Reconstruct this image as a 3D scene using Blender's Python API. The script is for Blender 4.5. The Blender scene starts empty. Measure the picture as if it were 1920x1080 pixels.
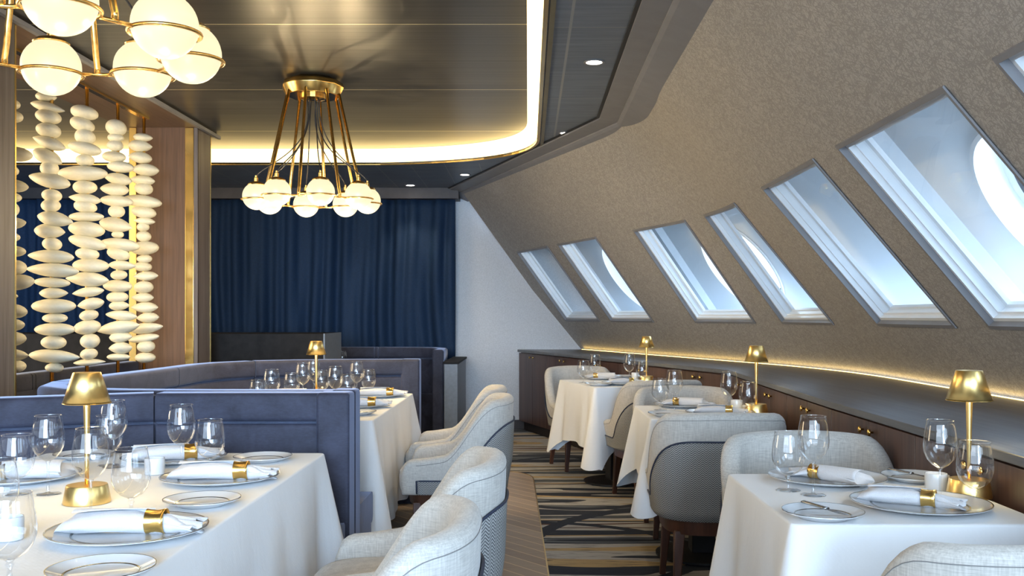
import bpy, bmesh, math, random
from mathutils import Vector, Matrix
R_ = math.radians
PI = math.pi
random.seed(7)
S = bpy.context.scene
COL = S.collection

# ------------------------------------------------------------------ camera, world, light
HZ, VPX, F = 594.0, 990.0, 1800.0          # horizon row, vanishing column, focal length (px of the 1920 frame)
CAMZ = 1.25
cam_d = bpy.data.cameras.new('camera')
cam = bpy.data.objects.new('camera', cam_d)
COL.objects.link(cam)
cam.location = (0, 0, CAMZ)
cam.rotation_euler = (R_(90), 0, 0)
cam_d.sensor_width = 36.0
cam_d.lens = 36.0 * F / 1920.0
cam_d.shift_x = -(VPX - 960) / 1920.0
cam_d.shift_y = (HZ - 540) / 1920.0
cam_d.clip_start = 0.05
cam_d.clip_end = 200
S.camera = cam

w = bpy.data.worlds.new('daylight')
S.world = w
w.use_nodes = True
bg = w.node_tree.nodes['Background']
bg.inputs[0].default_value = (0.62, 0.80, 1.0, 1)
bg.inputs[1].default_value = 4.0

def area(name, loc, aim, size, size_y, energy, color):
    l = bpy.data.lights.new(name, 'AREA')
    l.shape = 'RECTANGLE'; l.size = size; l.size_y = size_y
    l.energy = energy; l.color = color
    o = bpy.data.objects.new(name, l); COL.objects.link(o)
    o.location = loc
    d = Vector(aim) - Vector(loc)
    o.rotation_euler = d.to_track_quat('-Z', 'Y').to_euler()
    return o
# daylight: hazy sun through the glazing behind the camera
sl = bpy.data.lights.new('hazy_sun', 'SUN'); sl.energy = 4.6; sl.angle = R_(28); sl.color = (.47, .70, 1.0)
so = bpy.data.objects.new('hazy_sun', sl); COL.objects.link(so)
so.rotation_euler = Vector((-.16, 1, -.10)).to_track_quat('-Z', 'Y').to_euler()
# added fill lights out of view: warm beyond the screen, cool behind the camera
area('fill_light_left', (-4.9, 5.2, 2.55), (-1.5, 5.6, 1.2), 2.6, 4.5, 185, (1.0, .79, .49))
area('fill_light_near', (-1.6, -1.2, 2.60), (.9, 3.2, 1.4), 2.6, 2.0, 32, (.84, .91, 1.0))

for yw in (.8, -.55):      # added bluish fill lamps at the two unseen slanted windows beside the camera
    area('window_daylight', (1.52, yw, 1.52), (.2, yw + .9, .6), .9, .9, 8.5, (.60, .79, 1.0))

S.view_settings.view_transform = 'Standard'
S.view_settings.look = 'None'
S.view_settings.exposure = 0.75
S.view_settings.gamma = 1.0
S.view_settings.use_curve_mapping = False
S.cycles.use_denoising = True
S.cycles.max_bounces = 10
S.cycles.diffuse_bounces = 4
S.cycles.glossy_bounces = 4
S.cycles.transmission_bounces = 8
S.cycles.transparent_max_bounces = 16
S.cycles.sample_clamp_indirect = 4.0
S.cycles.caustics_reflective = False
S.cycles.caustics_refractive = False
S.cycles.blur_glossy = 0.5

# ------------------------------------------------------------------ materials
def NT(name):
    m = bpy.data.materials.new(name); m.use_nodes = True
    nt = m.node_tree
    return m, nt, nt.nodes['Principled BSDF']
def nd(nt, t, **k):
    n = nt.nodes.new(t)
    for a, b in k.items():
        if a.startswith('i_'):
            key = a[2:].replace('_', ' ')
            n.inputs[key].default_value = b
        else: setattr(n, a, b)
    return n
def coord(nt, kind='Object', scale=(1,1,1), rot=(0,0,0), loc=(0,0,0)):
    tc = nd(nt, 'ShaderNodeTexCoord'); mp = nd(nt, 'ShaderNodeMapping')
    nt.links.new(tc.outputs[kind], mp.inputs[0])
    mp.inputs['Scale'].default_value = scale; mp.inputs['Rotation'].default_value = rot; mp.inputs['Location'].default_value = loc
    return mp.outputs[0]
def noise(nt, vec, scale=5, detail=3, rough=.5, dist=0):
    n = nd(nt, 'ShaderNodeTexNoise'); nt.links.new(vec, n.inputs['Vector'])
    n.inputs['Scale'].default_value = scale; n.inputs['Detail'].default_value = detail
    n.inputs['Roughness'].default_value = rough; n.inputs['Distortion'].default_value = dist
    return n.outputs['Fac']
def ramp(nt, fac, stops, const=False):
    r = nd(nt, 'ShaderNodeValToRGB'); nt.links.new(fac, r.inputs[0])
    cr = r.color_ramp
    if const: cr.interpolation = 'CONSTANT'
    while len(cr.elements) < len(stops): cr.elements.new(0.5)
    for e, (p, c) in zip(cr.elements, stops):
        e.position = p; e.color = (c[0], c[1], c[2], 1) if not isinstance(c, (int, float)) else (c, c, c, 1)
    return r.outputs[0]
def mth(nt, op, a, b=None, c=None):
    n = nd(nt, 'ShaderNodeMath', operation=op)
    for i, x in enumerate((a, b, c)):
        if x is None: continue
        if isinstance(x, (int, float)): n.inputs[i].default_value = x
        else: nt.links.new(x, n.inputs[i])
    return n.outputs[0]
def mixc(nt, f, a, b):
    n = nd(nt, 'ShaderNodeMix', data_type='RGBA')
    for i, x in ((0, f), (6, a), (7, b)):
        if isinstance(x, (int, float)): n.inputs[i].default_value = x
        elif isinstance(x, tuple): n.inputs[i].default_value = (x[0], x[1], x[2], 1)
        else: nt.links.new(x, n.inputs[i])
    return n.outputs[2]
def bump(nt, p, h, strength=.3, dist=.01):
    b = nd(nt, 'ShaderNodeBump'); nt.links.new(h, b.inputs['Height'])
    b.inputs['Strength'].default_value = strength; b.inputs['Distance'].default_value = dist
    nt.links.new(b.outputs[0], p.inputs['Normal'])
def sepx(nt, v):
    s = nd(nt, 'ShaderNodeSeparateXYZ'); nt.links.new(v, s.inputs[0]); return s.outputs
def plain(name, c, rough=.5, metal=0, nscale=None, namt=.12, bumps=0, sheen=0, coat=0, spec=None, kind='Object', scl=(1,1,1)):
    m, nt, p = NT(name)
    p.inputs['Roughness'].default_value = rough; p.inputs['Metallic'].default_value = metal
    p.inputs['Base Color'].default_value = (*c, 1)
    if sheen:
        p.inputs['Sheen Weight'].default_value = sheen; p.inputs['Sheen Roughness'].default_value = .4
    if coat: p.inputs['Coat Weight'].default_value = coat
    if spec is not None: p.inputs['Specular IOR Level'].default_value = spec
    if nscale:
        v = coord(nt, kind, scl); f = noise(nt, v, nscale, 4)
        lo = tuple(x * (1 - namt) for x in c); hi = tuple(min(1, x * (1 + namt)) for x in c)
        nt.links.new(ramp(nt, f, [(.3, lo), (.7, hi)]), p.inputs['Base Color'])
        if bumps: bump(nt, p, f, bumps, .004)
    return m
def emit(name, c, s):
    m, nt, p = NT(name)
    p.inputs['Base Color'].default_value = (*c, 1)
    p.inputs['Emission Color'].default_value = (*c, 1); p.inputs['Emission Strength'].default_value = s
    return m
def wood(name, dark, light, rough=.4, axis='Z', scale=1.0, coat=0):
    m, nt, p = NT(name)
    sc = {'Z': (30, 30, 1.2), 'X': (1.2, 30, 30), 'Y': (30, 1.2, 30)}[axis]
    v = coord(nt, 'Object', tuple(x * scale for x in sc))
    f = noise(nt, v, 1.6, 6, .6, .4)
    v2 = coord(nt, 'Object', tuple(x * scale * .25 for x in sc))
    g = noise(nt, v2, 1.5, 3, .5, .8)
    k = mth(nt, 'ADD', mth(nt, 'MULTIPLY', f, .6), mth(nt, 'MULTIPLY', g, .4))
    nt.links.new(ramp(nt, k, [(.36, dark), (.64, light)]), p.inputs['Base Color'])
    p.inputs['Roughness'].default_value = rough
    if coat: p.inputs['Coat Weight'].default_value = coat
    bump(nt, p, f, .08, .002)
    return m

M = {}
M['brass'] = plain('brass', (.92, .64, .24), .3, 1, 40, .06)
M['gold'] = plain('polished_gold', (.90, .60, .20), .22, 1)
M['aged_brass'] = plain('aged_brass', (.80, .50, .16), .25, 1, 60, .25)
M['silver'] = plain('steel', (.42, .43, .45), .22, 1)
M['black'] = plain('black_paint', (.012, .012, .014), .45, 0, 8, .3)
M['cable'] = plain('black_cable', (.01, .01, .012), .5, 0, 20, .2)
M['navy_curtain'] = plain('navy_curtain_fabric', (.007, .024, .060), .75, 0, 60, .15, .05, 0, 0, .3)
M['piping'] = plain('navy_piping', (.02, .028, .055), .6, 0, 40, .15)
M['leg'] = wood('dark_brown_wood', (.045, .016, .009), (.085, .032, .018), .35)
M['cabinet'] = wood('cabinet_veneer', (.050, .026, .020), (.115, .062, .046), .38)
M['plinth'] = plain('dark_plinth', (.03, .022, .02), .6, 0, 10, .2)
M['worktop'] = wood('dark_worktop', (.085, .088, .10), (.15, .155, .17), .36, 'Y')
M['pillar'] = wood('walnut_pillar', (.060, .028, .013), (.125, .063, .032), .6)
M['pillar_daylit'] = wood('daylit_walnut', (.075, .058, .052), (.145, .122, .115), .6)  # same walnut, with the cool daylight on its side faces put into the colour
M['soffit'] = wood('dark_beam', (.10, .065, .045), (.16, .105, .075), .38, 'Y')
M['black_counter'] = plain('black_stone', (.012, .011, .011), .7, 0, 12, .4, 0, 0, 0, .2)
M['grey_laminate'] = plain('grey_laminate', (.16, .18, .21), .45, 0, 30, .1)
M['china'] = plain('white_china', (.68, .69, .70), .12, 0, 3, .02, 0, 0, .4)
M['china_rim'] = plain('silver_rim', (.55, .54, .50), .2, 1)
M['napkin'] = plain('napkin_linen', (.66, .65, .66), .85, 0, 300, .05, .2, .2)
M['pebble'] = plain('cream_ceramic', (.76, .71, .55), .5, 0, 4, .05)
M['white_metal'] = plain('white_metal', (.82, .85, .88), .3, 0, 6, .02)
M['fairing'] = plain('white_hull_paint', (.80, .86, .92), .55, 0, 2, .02)
M['wall_light'] = plain('pale_wallcovering', (.58, .59, .61), .8, 0, 90, .10, .15)
M['valance'] = plain('dark_valance', (.035, .026, .024), .5, 0, 10, .2)
M['trim'] = plain('grey_trim', (.22, .22, .235), .5, 0, 10, .06)
M['groove'] = plain('groove_dark', (.02, .02, .022), .6, 0, 10, .1)
M['rubber'] = plain('black_gasket', (.01, .012, .02), .4, 0, 10, .1)
M['downlight'] = emit('downlight_lens', (1, .93, .82), 14)
M['cove'] = emit('cove_led', (1, .73, .30), 3.2)
M['strip'] = emit('worktop_led', (1, .70, .22), 4)
M['led_gold'] = emit('pillar_led', (1, .70, .22), 1.1)
M['bulb'] = emit('lamp_diffuser', (1, .80, .42), 9)

m, nt, p = NT('opal_globe'); M['globe'] = m
p.inputs['Base Color'].default_value = (.12, .11, .08, 1); p.inputs['Roughness'].default_value = .35
lw = nd(nt, 'ShaderNodeLayerWeight'); lw.inputs[0].default_value = .35
p.inputs['Emission Color'].default_value = (1, .84, .53, 1)
p.inputs['Emission Strength'].default_value = .62

def velvet():
    m, nt, p = NT('navy_velvet')
    v = coord(nt, 'Object'); f = noise(nt, v, 7, 6, .62, .6); g = noise(nt, coord(nt, 'Object', (1, 1, 3)), 60, 3, .6)
    k = mth(nt, 'ADD', mth(nt, 'MULTIPLY', f, .75), mth(nt, 'MULTIPLY', g, .25))
    nt.links.new(ramp(nt, k, [(.35, (.012, .0135, .027)), (.65, (.038, .041, .070))]), p.inputs['Base Color'])
    p.inputs['Roughness'].default_value = .75
    p.inputs['Sheen Weight'].default_value = .5; p.inputs['Sheen Roughness'].default_value = .35
    p.inputs['Sheen Tint'].default_value = (.55, .65, .95, 1)
    return m
M['velvet'] = velvet()
def linen():
    m, nt, p = NT('oatmeal_linen')
    a = noise(nt, coord(nt, 'Object', (260, 260, 20)), 1, 2); b = noise(nt, coord(nt, 'Object', (30, 30, 420)), 1, 2)
    k = mth(nt, 'ADD', mth(nt, 'MULTIPLY', a, .5), mth(nt, 'MULTIPLY', b, .5))
    nt.links.new(ramp(nt, k, [(.35, (.40, .37, .33)), (.65, (.58, .545, .49))]), p.inputs['Base Color'])
    p.inputs['Roughness'].default_value = .9; p.inputs['Sheen Weight'].default_value = .2
    bump(nt, p, k, .15, .002)
    return m
M['linen'] = linen()
def tweed():
    m, nt, p = NT('herringbone_tweed')
    o = sepx(nt, coord(nt, 'UV', (1, 1, 1)))
    zz = mth(nt, 'PINGPONG', o[0], .014)
    u = mth(nt, 'ADD', o[1], zz)
    s = mth(nt, 'FRACT', mth(nt, 'MULTIPLY', u, 1 / .0095))
    k = mth(nt, 'GREATER_THAN', s, .5)
    f = noise(nt, coord(nt, 'Object'), 260, 2)
    k2 = mth(nt, 'ADD', mth(nt, 'MULTIPLY', k, .75), mth(nt, 'MULTIPLY', f, .25))
    nt.links.new(mixc(nt, k2, (.05, .052, .058), (.42, .41, .385)), p.inputs['Base Color'])
    p.inputs['Roughness'].default_value = .95
    return m
M['tweed'] = tweed()
def cloth_m():
    m, nt, p = NT('white_tablecloth')
    a = noise(nt, coord(nt, 'Object', (1, 1, .5)), 3.5, 5, .6, .3)
    b = nd(nt, 'ShaderNodeTexChecker'); nt.links.new(coord(nt, 'Object'), b.inputs[0]); b.inputs['Scale'].default_value = 160
    nt.links.new(ramp(nt, a, [(.3, (.79, .79, .79)), (.7, (.84, .84, .84))]), p.inputs['Base Color'])
    p.inputs['Roughness'].default_value = .8; p.inputs['Sheen Weight'].default_value = .15
    bump(nt, p, mth(nt, 'ADD', a, mth(nt, 'MULTIPLY', b.outputs['Fac'], .02)), .35, .02)
    return m
M['cloth'] = cloth_m()
def glassthin(name, base=.05, k=.75, tint=(.97, .98, .98), pw=3.0):
    m = bpy.data.materials.new(name); m.use_nodes = True; nt = m.node_tree
    for n in list(nt.nodes): nt.nodes.remove(n)
    out = nd(nt, 'ShaderNodeOutputMaterial'); mx = nd(nt, 'ShaderNodeMixShader')
    tr = nd(nt, 'ShaderNodeBsdfTransparent'); gl = nd(nt, 'ShaderNodeBsdfGlossy')
    tr.inputs[0].default_value = (*tint, 1); gl.inputs[0].default_value = (1, 1, 1, 1); gl.inputs['Roughness'].default_value = .015
    lw = nd(nt, 'ShaderNodeLayerWeight'); lw.inputs[0].default_value = .5
    f = mth(nt, 'ADD', mth(nt, 'MULTIPLY', mth(nt, 'POWER', lw.outputs['Facing'], pw), k), base)
    nt.links.new(f, mx.inputs[0]); nt.links.new(tr.outputs[0], mx.inputs[1]); nt.links.new(gl.outputs[0], mx.inputs[2])
    nt.links.new(mx.outputs[0], out.inputs[0])
    return m
M['glass'] = glassthin('drinking_glass', .07, .8, (.95, .96, .97), 2.6)
M['pane'] = glassthin('window_pane', .03, .3, (.97, .985, .99), 4)
m, nt, p = NT('solid_glass'); M['glass_solid'] = m
p.inputs['Transmission Weight'].default_value = 1; p.inputs['Roughness'].default_value = .02; p.inputs['IOR'].default_value = 1.45

def wallpaper():
    m, nt, p = NT('textured_wallcovering')
    uv = coord(nt, 'UV')
    tot = None
    for k, (ang, sc) in enumerate((((12, 1)), (58, .9), (101, 1.1), (147, .95))):
        mq = nd(nt, 'ShaderNodeMapping'); nt.links.new(uv, mq.inputs[0]); mq.inputs['Rotation'].default_value = (0, 0, R_(ang))
        mp = nd(nt, 'ShaderNodeMapping'); nt.links.new(mq.outputs[0], mp.inputs[0])
        mp.inputs['Scale'].default_value = (12 * sc, 60 * sc, 1)
        mp.inputs['Location'].default_value = (k * 3.1, k * 7.7, 0)
        f = noise(nt, mp.outputs[0], 1, 2, .5, .25)
        l = mth(nt, 'LESS_THAN', mth(nt, 'ABSOLUTE', mth(nt, 'SUBTRACT', f, .5)), (.022))
        tot = l if tot is None else mth(nt, 'MAXIMUM', tot, l)
    msk = ramp(nt, noise(nt, uv, 9, 3), [(.35, 0.25), (.55, 1.0)])
    tt = tot
    fine = noise(nt, uv, 160, 2)
    base = ramp(nt, fine, [(.3, (.385, .360, .335)), (.7, (.455, .43, .40))])
    nt.links.new(mixc(nt, mth(nt, 'MULTIPLY', tt, .6), base, (.22, .205, .19)), p.inputs['Base Color'])
    p.inputs['Roughness'].default_value = .75
    bump(nt, p, mth(nt, 'SUBTRACT', fine, tt), .25, .004)
    return m
M['wallpaper'] = wallpaper()
def lines(nt, x, spacing, width, off=0.0):
    f = mth(nt, 'FRACT', mth(nt, 'MULTIPLY', mth(nt, 'ADD', x, off), 1 / spacing))
    return mth(nt, 'LESS_THAN', f, width / spacing)
def ceiling_metal():
    m, nt, p = NT('brushed_metal_ceiling')
    o = sepx(nt, coord(nt, 'Object'))
    seam = lines(nt, o[1], 1.44, .012, 1.44 * 10 - 5.0)
    seam2 = lines(nt, o[1], 1.44, .006, 1.44 * 10 - 5.72)
    n = noise(nt, coord(nt, 'Object', (.6, 40, 1)), 1, 3)
    base = ramp(nt, n, [(.3, (.115, .113, .108)), (.7, (.165, .160, .150))])
    c = mixc(nt, seam, base, (.85, .76, .55)); c = mixc(nt, seam2, c, (.05, .05, .05))
    nt.links.new(c, p.inputs['Base Color'])
    p.inputs['Metallic'].default_value = .65; p.inputs['Roughness'].default_value = .33
    p.inputs['Anisotropic'].default_value = .6
    tg = nd(nt, 'ShaderNodeTangent', direction_type='RADIAL', axis='X'); nt.links.new(tg.outputs[0], p.inputs['Tangent'])
    w1 = noise(nt, coord(nt, 'Object', (.35, 1.6, 1)), 1, 2)
    bump(nt, p, w1, .12, .05)
    return m
M['ceil_up'] = ceiling_metal()
def ceiling_panels():
    m, nt, p = NT('blue_grey_ceiling_panels')
    o = sepx(nt, coord(nt, 'Object'))
    far = mth(nt, 'GREATER_THAN', o[1], 8.75)
    la = mth(nt, 'MULTIPLY', lines(nt, o[0], .32, .007, .13 + 32), far)
    nf = mth(nt, 'SUBTRACT', 1.0, far)
    lb = mth(nt, 'MULTIPLY', mth(nt, 'LESS_THAN', mth(nt, 'ABSOLUTE', mth(nt, 'SUBTRACT', o[0], .205)), .007), nf)
    lc = mth(nt, 'MULTIPLY', lines(nt, o[1], 1.52, .008, 15.2 - 4.64), mth(nt, 'MULTIPLY', nf, mth(nt, 'GREATER_THAN', o[0], .13)))
    ln = mth(nt, 'MAXIMUM', mth(nt, 'MAXIMUM', la, lb), lc)
    n = noise(nt, coord(nt, 'Object', (3, 30, 1)), 1, 4)
    base = ramp(nt, n, [(.3, (.10, .125, .17)), (.7, (.155, .19, .25))])
    nt.links.new(mixc(nt, ln, base, (.26, .27, .29)), p.inputs['Base Color'])
    p.inputs['Roughness'].default_value = .42
    return m
M['ceil_low'] = ceiling_panels()
def carpet():
    m, nt, p = NT('striped_carpet')
    v = coord(nt, 'Object', (.12, 1.35, 1)); f = noise(nt, v, 1.0, 2.6, .6, .05)
    NV, CR, GD, SL, RB = (.010, .015, .030), (.40, .385, .37), (.42, .30, .15), (.12, .135, .15), (.07, .025, .016)
    c = ramp(nt, f, [(0, CR), (.34, NV), (.38, CR), (.41, NV), (.435, SL), (.455, NV), (.475, CR), (.515, GD), (.535, NV), (.565, CR), (.595, RB), (.61, CR), (.635, NV), (.67, GD)], True)
    st = noise(nt, coord(nt, 'Object', (5, 60, 1)), 1, 5, .65)
    c = mixc(nt, ramp(nt, st, [(.52, 0.0), (.64, .75)]), c, (.035, .038, .048))
    o = sepx(nt, coord(nt, 'Object'))
    tot = None
    for cx, cy, rx, ry, wd in ((.95, 4.95, .98, 1.32, .075), (.35, 7.4, .8, 1.15, .06), (-.1, 5.1, 1.0, .75, .07), (1.0, 3.2, .9, 1.2, .07), (.2, 9.2, 1.3, .9, .09)):
        dx = mth(nt, 'DIVIDE', mth(nt, 'SUBTRACT', o[0], cx), rx); dy = mth(nt, 'DIVIDE', mth(nt, 'SUBTRACT', o[1], cy), ry)
        d = mth(nt, 'SQRT', mth(nt, 'ADD', mth(nt, 'MULTIPLY', dx, dx), mth(nt, 'MULTIPLY', dy, dy)))
        l = mth(nt, 'LESS_THAN', mth(nt, 'ABSOLUTE', mth(nt, 'SUBTRACT', d, 1.0)), wd * .6)
        tot = l if tot is None else mth(nt, 'MAXIMUM', tot, l)
    c = mixc(nt, tot, c, NV)
    nt.links.new(c, p.inputs['Base Color'])
    p.inputs['Roughness'].default_value = .95
    bump(nt, p, noise(nt, coord(nt, 'Object'), 300, 2), .3, .004)
    return m
M['carpet'] = carpet()
def floorwood():
    m, nt, p = NT('oak_strip_floor')
    o = sepx(nt, coord(nt, 'Object', rot=(0, 0, R_(50))))
    f = mth(nt, 'FRACT', mth(nt, 'MULTIPLY', o[1], 1 / .095))
    idx = mth(nt, 'FLOOR', mth(nt, 'MULTIPLY', o[1], 1 / .095))
    ln = mth(nt, 'LESS_THAN', f, .075)
    wn = nd(nt, 'ShaderNodeTexWhiteNoise', noise_dimensions='1D'); nt.links.new(idx, wn.inputs['W'])
    g = noise(nt, coord(nt, 'Object', (3, 60, 1), (0, 0, R_(57))), 1, 4)
    k = mth(nt, 'ADD', mth(nt, 'MULTIPLY', wn.outputs[0], .45), mth(nt, 'MULTIPLY', g, .55))
    base = ramp(nt, k, [(.2, (.22, .16, .115)), (.8, (.38, .30, .225))])
    nt.links.new(mixc(nt, ln, base, (.62, .47, .28)), p.inputs['Base Color'])
    p.inputs['Roughness'].default_value = .38
    return m
M['oak'] = floorwood()

# ------------------------------------------------------------------ mesh helpers
class MB:
    def __init__(s): s.v = []; s.f = []; s.uv = {}
    def add(s, vs, fs):
        b = len(s.v); s.v += [tuple(x) for x in vs]; s.f += [tuple(b + i for i in f) for f in fs]; return b
    def box(s, x0, x1, y0, y1, z0, z1, M4=None):
        vs = [(x, y, z) for z in (z0, z1) for x, y in ((x0, y0), (x1, y0), (x1, y1), (x0, y1))]
        if M4: vs = [M4 @ Vector(q) for q in vs]
        s.add(vs, [(3, 2, 1, 0), (4, 5, 6, 7), (0, 1, 5, 4), (1, 2, 6, 5), (2, 3, 7, 6), (3, 0, 4, 7)])
        return s
    def lathe(s, prof, n=32, c=(0, 0, 0), M4=None, cap=True):
        vs = []; fs = []
        for r, z in prof:
            for i in range(n):
                a = 2 * PI * i / n
                vs.append((c[0] + r * math.cos(a), c[1] + r * math.sin(a), c[2] + z))
        k = len(prof)
        for j in range(k - 1):
            for i in range(n):
                i2 = (i + 1) % n
                fs.append((j * n + i, j * n + i2, (j + 1) * n + i2, (j + 1) * n + i))
        if cap:
            if prof[0][0] > 1e-6: fs.append(tuple(range(n - 1, -1, -1)))
            if prof[-1][0] > 1e-6: fs.append(tuple((k - 1) * n + i for i in range(n)))
        if M4: vs = [M4 @ Vector(q) for q in vs]
        s.add(vs, fs); return s
    def tube(s, pts, r, n=8, closed=False):
        pts = [Vector(q) for q in pts]; k = len(pts)
        rr = r if isinstance(r, (list, tuple)) else [r] * k
        vs = []; up = None
        for i, q in enumerate(pts):
            if closed: t = pts[(i + 1) % k] - pts[i - 1]
            else: t = pts[min(i + 1, k - 1)] - pts[max(i - 1, 0)]
            t.normalize()
            if up is None:
                up = Vector((0, 0, 1)) if abs(t.z) < .9 else Vector((1, 0, 0))
            a = t.cross(up).normalized(); b = a.cross(t).normalized(); up = b
            for j in range(n):
                an = 2 * PI * j / n
                vs.append(q + (a * math.cos(an) + b * math.sin(an)) * rr[i])
        fs = []
        for i in range(k if closed else k - 1):
            for j in range(n):
                j2 = (j + 1) % n; i2 = (i + 1) % k
                fs.append((i * n + j, i * n + j2, i2 * n + j2, i2 * n + j))
        if not closed:
            fs.append(tuple(range(n - 1, -1, -1))); fs.append(tuple((k - 1) * n + j for j in range(n)))
        s.add(vs, fs); return s
    def grid(s, rows, closed=False, capends=False):
        n = len(rows[0]); vs = [q for r in rows for q in r]; fs = []
        for i in range(len(rows) - 1):
            for j in range(n if closed else n - 1):
                j2 = (j + 1) % n
                fs.append((i * n + j, i * n + j2, (i + 1) * n + j2, (i + 1) * n + j))
        if capends:
            fs.append(tuple(range(n - 1, -1, -1))); fs.append(tuple((len(rows) - 1) * n + j for j in range(n)))
        s.add(vs, fs); return s
    def prism(s, poly, z0, z1):
        n = len(poly)
        vs = [(x, y, z0) for x, y in poly] + [(x, y, z1) for x, y in poly]
        fs = [tuple(range(n - 1, -1, -1)), tuple(range(n, 2 * n))] + [(i, (i + 1) % n, n + (i + 1) % n, n + i) for i in range(n)]
        s.add(vs, fs); return s
    def build(s, name, mat, parent=None, smooth=False, bev=0, seg=2, kind=None, auto=None, fix=True):
        me = bpy.data.meshes.new(name)
        me.from_pydata(s.v, [], s.f)
        if fix:
            bm = bmesh.new(); bm.from_mesh(me); bmesh.ops.recalc_face_normals(bm, faces=bm.faces); bm.to_mesh(me); bm.free()
        me.materials.append(mat)
        if smooth or auto:
            me.polygons.foreach_set('use_smooth', [True] * len(me.polygons))
            me.set_sharp_from_angle(angle=R_(auto or 180)) if auto else None
        me.update()
        o = bpy.data.objects.new(name, me); COL.objects.link(o)
        if parent: o.parent = parent
        if bev:
            b = o.modifiers.new('bevel', 'BEVEL'); b.width = bev; b.segments = seg; b.limit_method = 'ANGLE'; b.angle_limit = R_(35)
            me.polygons.foreach_set('use_smooth', [True] * len(me.polygons)); me.set_sharp_from_angle(angle=R_(60))
        if kind: o['kind'] = kind
        return o
def thing(name, label, cat, loc=(0, 0, 0), rz=0, group=None):
    o = bpy.data.objects.new(name, None); COL.objects.link(o)
    o.empty_display_size = .1
    o.location = loc; o.rotation_euler = (0, 0, rz)
    o['label'] = label; o['category'] = cat
    if group: o['group'] = group
    return o
def tag(o, label, cat, group=None):
    o['label'] = label; o['category'] = cat
    if group: o['group'] = group
    return o
def dup(root, loc, rz, label, kids=True):
    def cp(o, par):
        c = o.copy(); COL.objects.link(c)
        if par: c.parent = par
        for ch in o.children: cp(ch, c)
        return c
    r = cp(root, None); r.location = loc; r.rotation_euler = (0, 0, rz); r['label'] = label
    return r
def placer(proto, used=[]):
    def f(loc, rz, label):
        if proto.name in used: return dup(proto, loc, rz, label)
        used.append(proto.name)
        proto.location = loc; proto.rotation_euler = (0, 0, rz); proto['label'] = label
        return proto
    return f
def offset_path(path, d):
    """2-D polyline offset to its left by d, mitred."""
    out = []
    P = [Vector(q) for q in path]
    for i, q in enumerate(P):
        ns = []
        if i > 0: t = (q - P[i - 1]).normalized(); ns.append(Vector((-t.y, t.x)))
        if i < len(P) - 1: t = (P[i + 1] - q).normalized(); ns.append(Vector((-t.y, t.x)))
        n = sum(ns, Vector((0, 0)));
        n.normalize(); k = 1 / max(.35, n.dot(ns[0]))
        out.append(q + n * d * k)
    return out
def sweep(mb, path, prof):
    """prof: closed list of (offset to left, z)."""
    cols = [offset_path(path, o) for o, z in prof]
    rows = [[(cols[j][i].x, cols[j][i].y, prof[j][1]) for j in range(len(prof))] for i in range(len(path))]
    mb.grid(rows, closed=True, capends=True); return mb
def rprof(o0, o1, z0, z1, r=.02, n=4, bottom=True):
    """rounded rectangle profile"""
    pts = []
    cs = [(o1 - r, z1 - r, 0), (o0 + r, z1 - r, 90)] + ([(o0 + r, z0 + r, 180), (o1 - r, z0 + r, 270)] if bottom else [])
    for cx, cz, a0 in cs:
        for k in range(n + 1):
            a = R_(a0 + 90 * k / n); pts.append((cx + r * math.cos(a), cz + r * math.sin(a)))
    if not bottom: pts += [(o0, z0), (o1, z0)]
    return pts
def smooth_path(ctrl, n=8):
    """Catmull-Rom through the 2-D control points"""
    P = [Vector(c) for c in ctrl]; P = [P[0] * 2 - P[1]] + P + [P[-1] * 2 - P[-2]]
    out = []
    for i in range(1, len(P) - 2):
        for k in range(n):
            t = k / n; a, b, c, d = P[i - 1:i + 3]
            out.append(.5 * ((2 * b) + (c - a) * t + (2 * a - 5 * b + 4 * c - d) * t * t + (3 * b - a - 3 * c + d) * t ** 3))
    out.append(P[-2]); return out
def T(px, py, z=.755):
    """photo pixel on a horizontal plane -> world"""
    d = (CAMZ - z) * F / (py - HZ)
    return Vector(((px - VPX) * d / F, d, z))
def sstep(a, b, x):
    t = max(0, min(1, (x - a) / (b - a))); return t * t * (3 - 2 * t)
def superell(n, a, b, e=2.8):
    out = []
    for i in range(n):
        t = 2 * PI * i / n; c, s = math.cos(t), math.sin(t)
        out.append((a * math.copysign(abs(c) ** (2 / e), c), b * math.copysign(abs(s) ** (2 / e), s)))
    return out

# ------------------------------------------------------------------ the slanted wall
TH = (-.349, .937)
def cplan():
    pts = [Vector((2.16, -3.0))]
    y = -2.5
    while y < 5.55: pts.append(Vector((2.16, y))); y += .25
    A, B, Cc = Vector((2.16, 5.6)), Vector((2.16, 6.51)), Vector((.6 + (10.7 - 7.4) * .3725, 7.4))
    for k in range(13):
        t = k / 12; pts.append(A * (1 - t) ** 2 + B * 2 * t * (1 - t) + Cc * t * t)
    y = 7.6
    while y < 10.85: pts.append(Vector((.6 + (10.7 - y) * .3725, y))); y += .25
    pts.append(Vector((.6 + (10.7 - 10.9) * .3725, 10.9)))
    return pts
CP = cplan()
CL = [0.0]
for i in range(1, len(CP)): CL.append(CL[-1] + (CP[i] - CP[i - 1]).length)
def Cat(s):
    for i in range(1, len(CL)):
        if s <= CL[i] + 1e-9: break
    t = (s - CL[i - 1]) / (CL[i] - CL[i - 1])
    p = CP[i - 1].lerp(CP[i], t)
    def tan(k): return (CP[min(k + 1, len(CP) - 1)] - CP[max(k - 1, 0)]).normalized()
    tg = tan(i - 1).lerp(tan(i), t).normalized()
    return p, Vector((tg.y, -tg.x))                 # outward normal (to +x)
def s_of_y(y):
    lo, hi = 0, CL[-1]
    for _ in range(40):
        mid = (lo + hi) / 2
        if Cat(mid)[0].y < y: lo = mid
        else: hi = mid
    return lo
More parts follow.
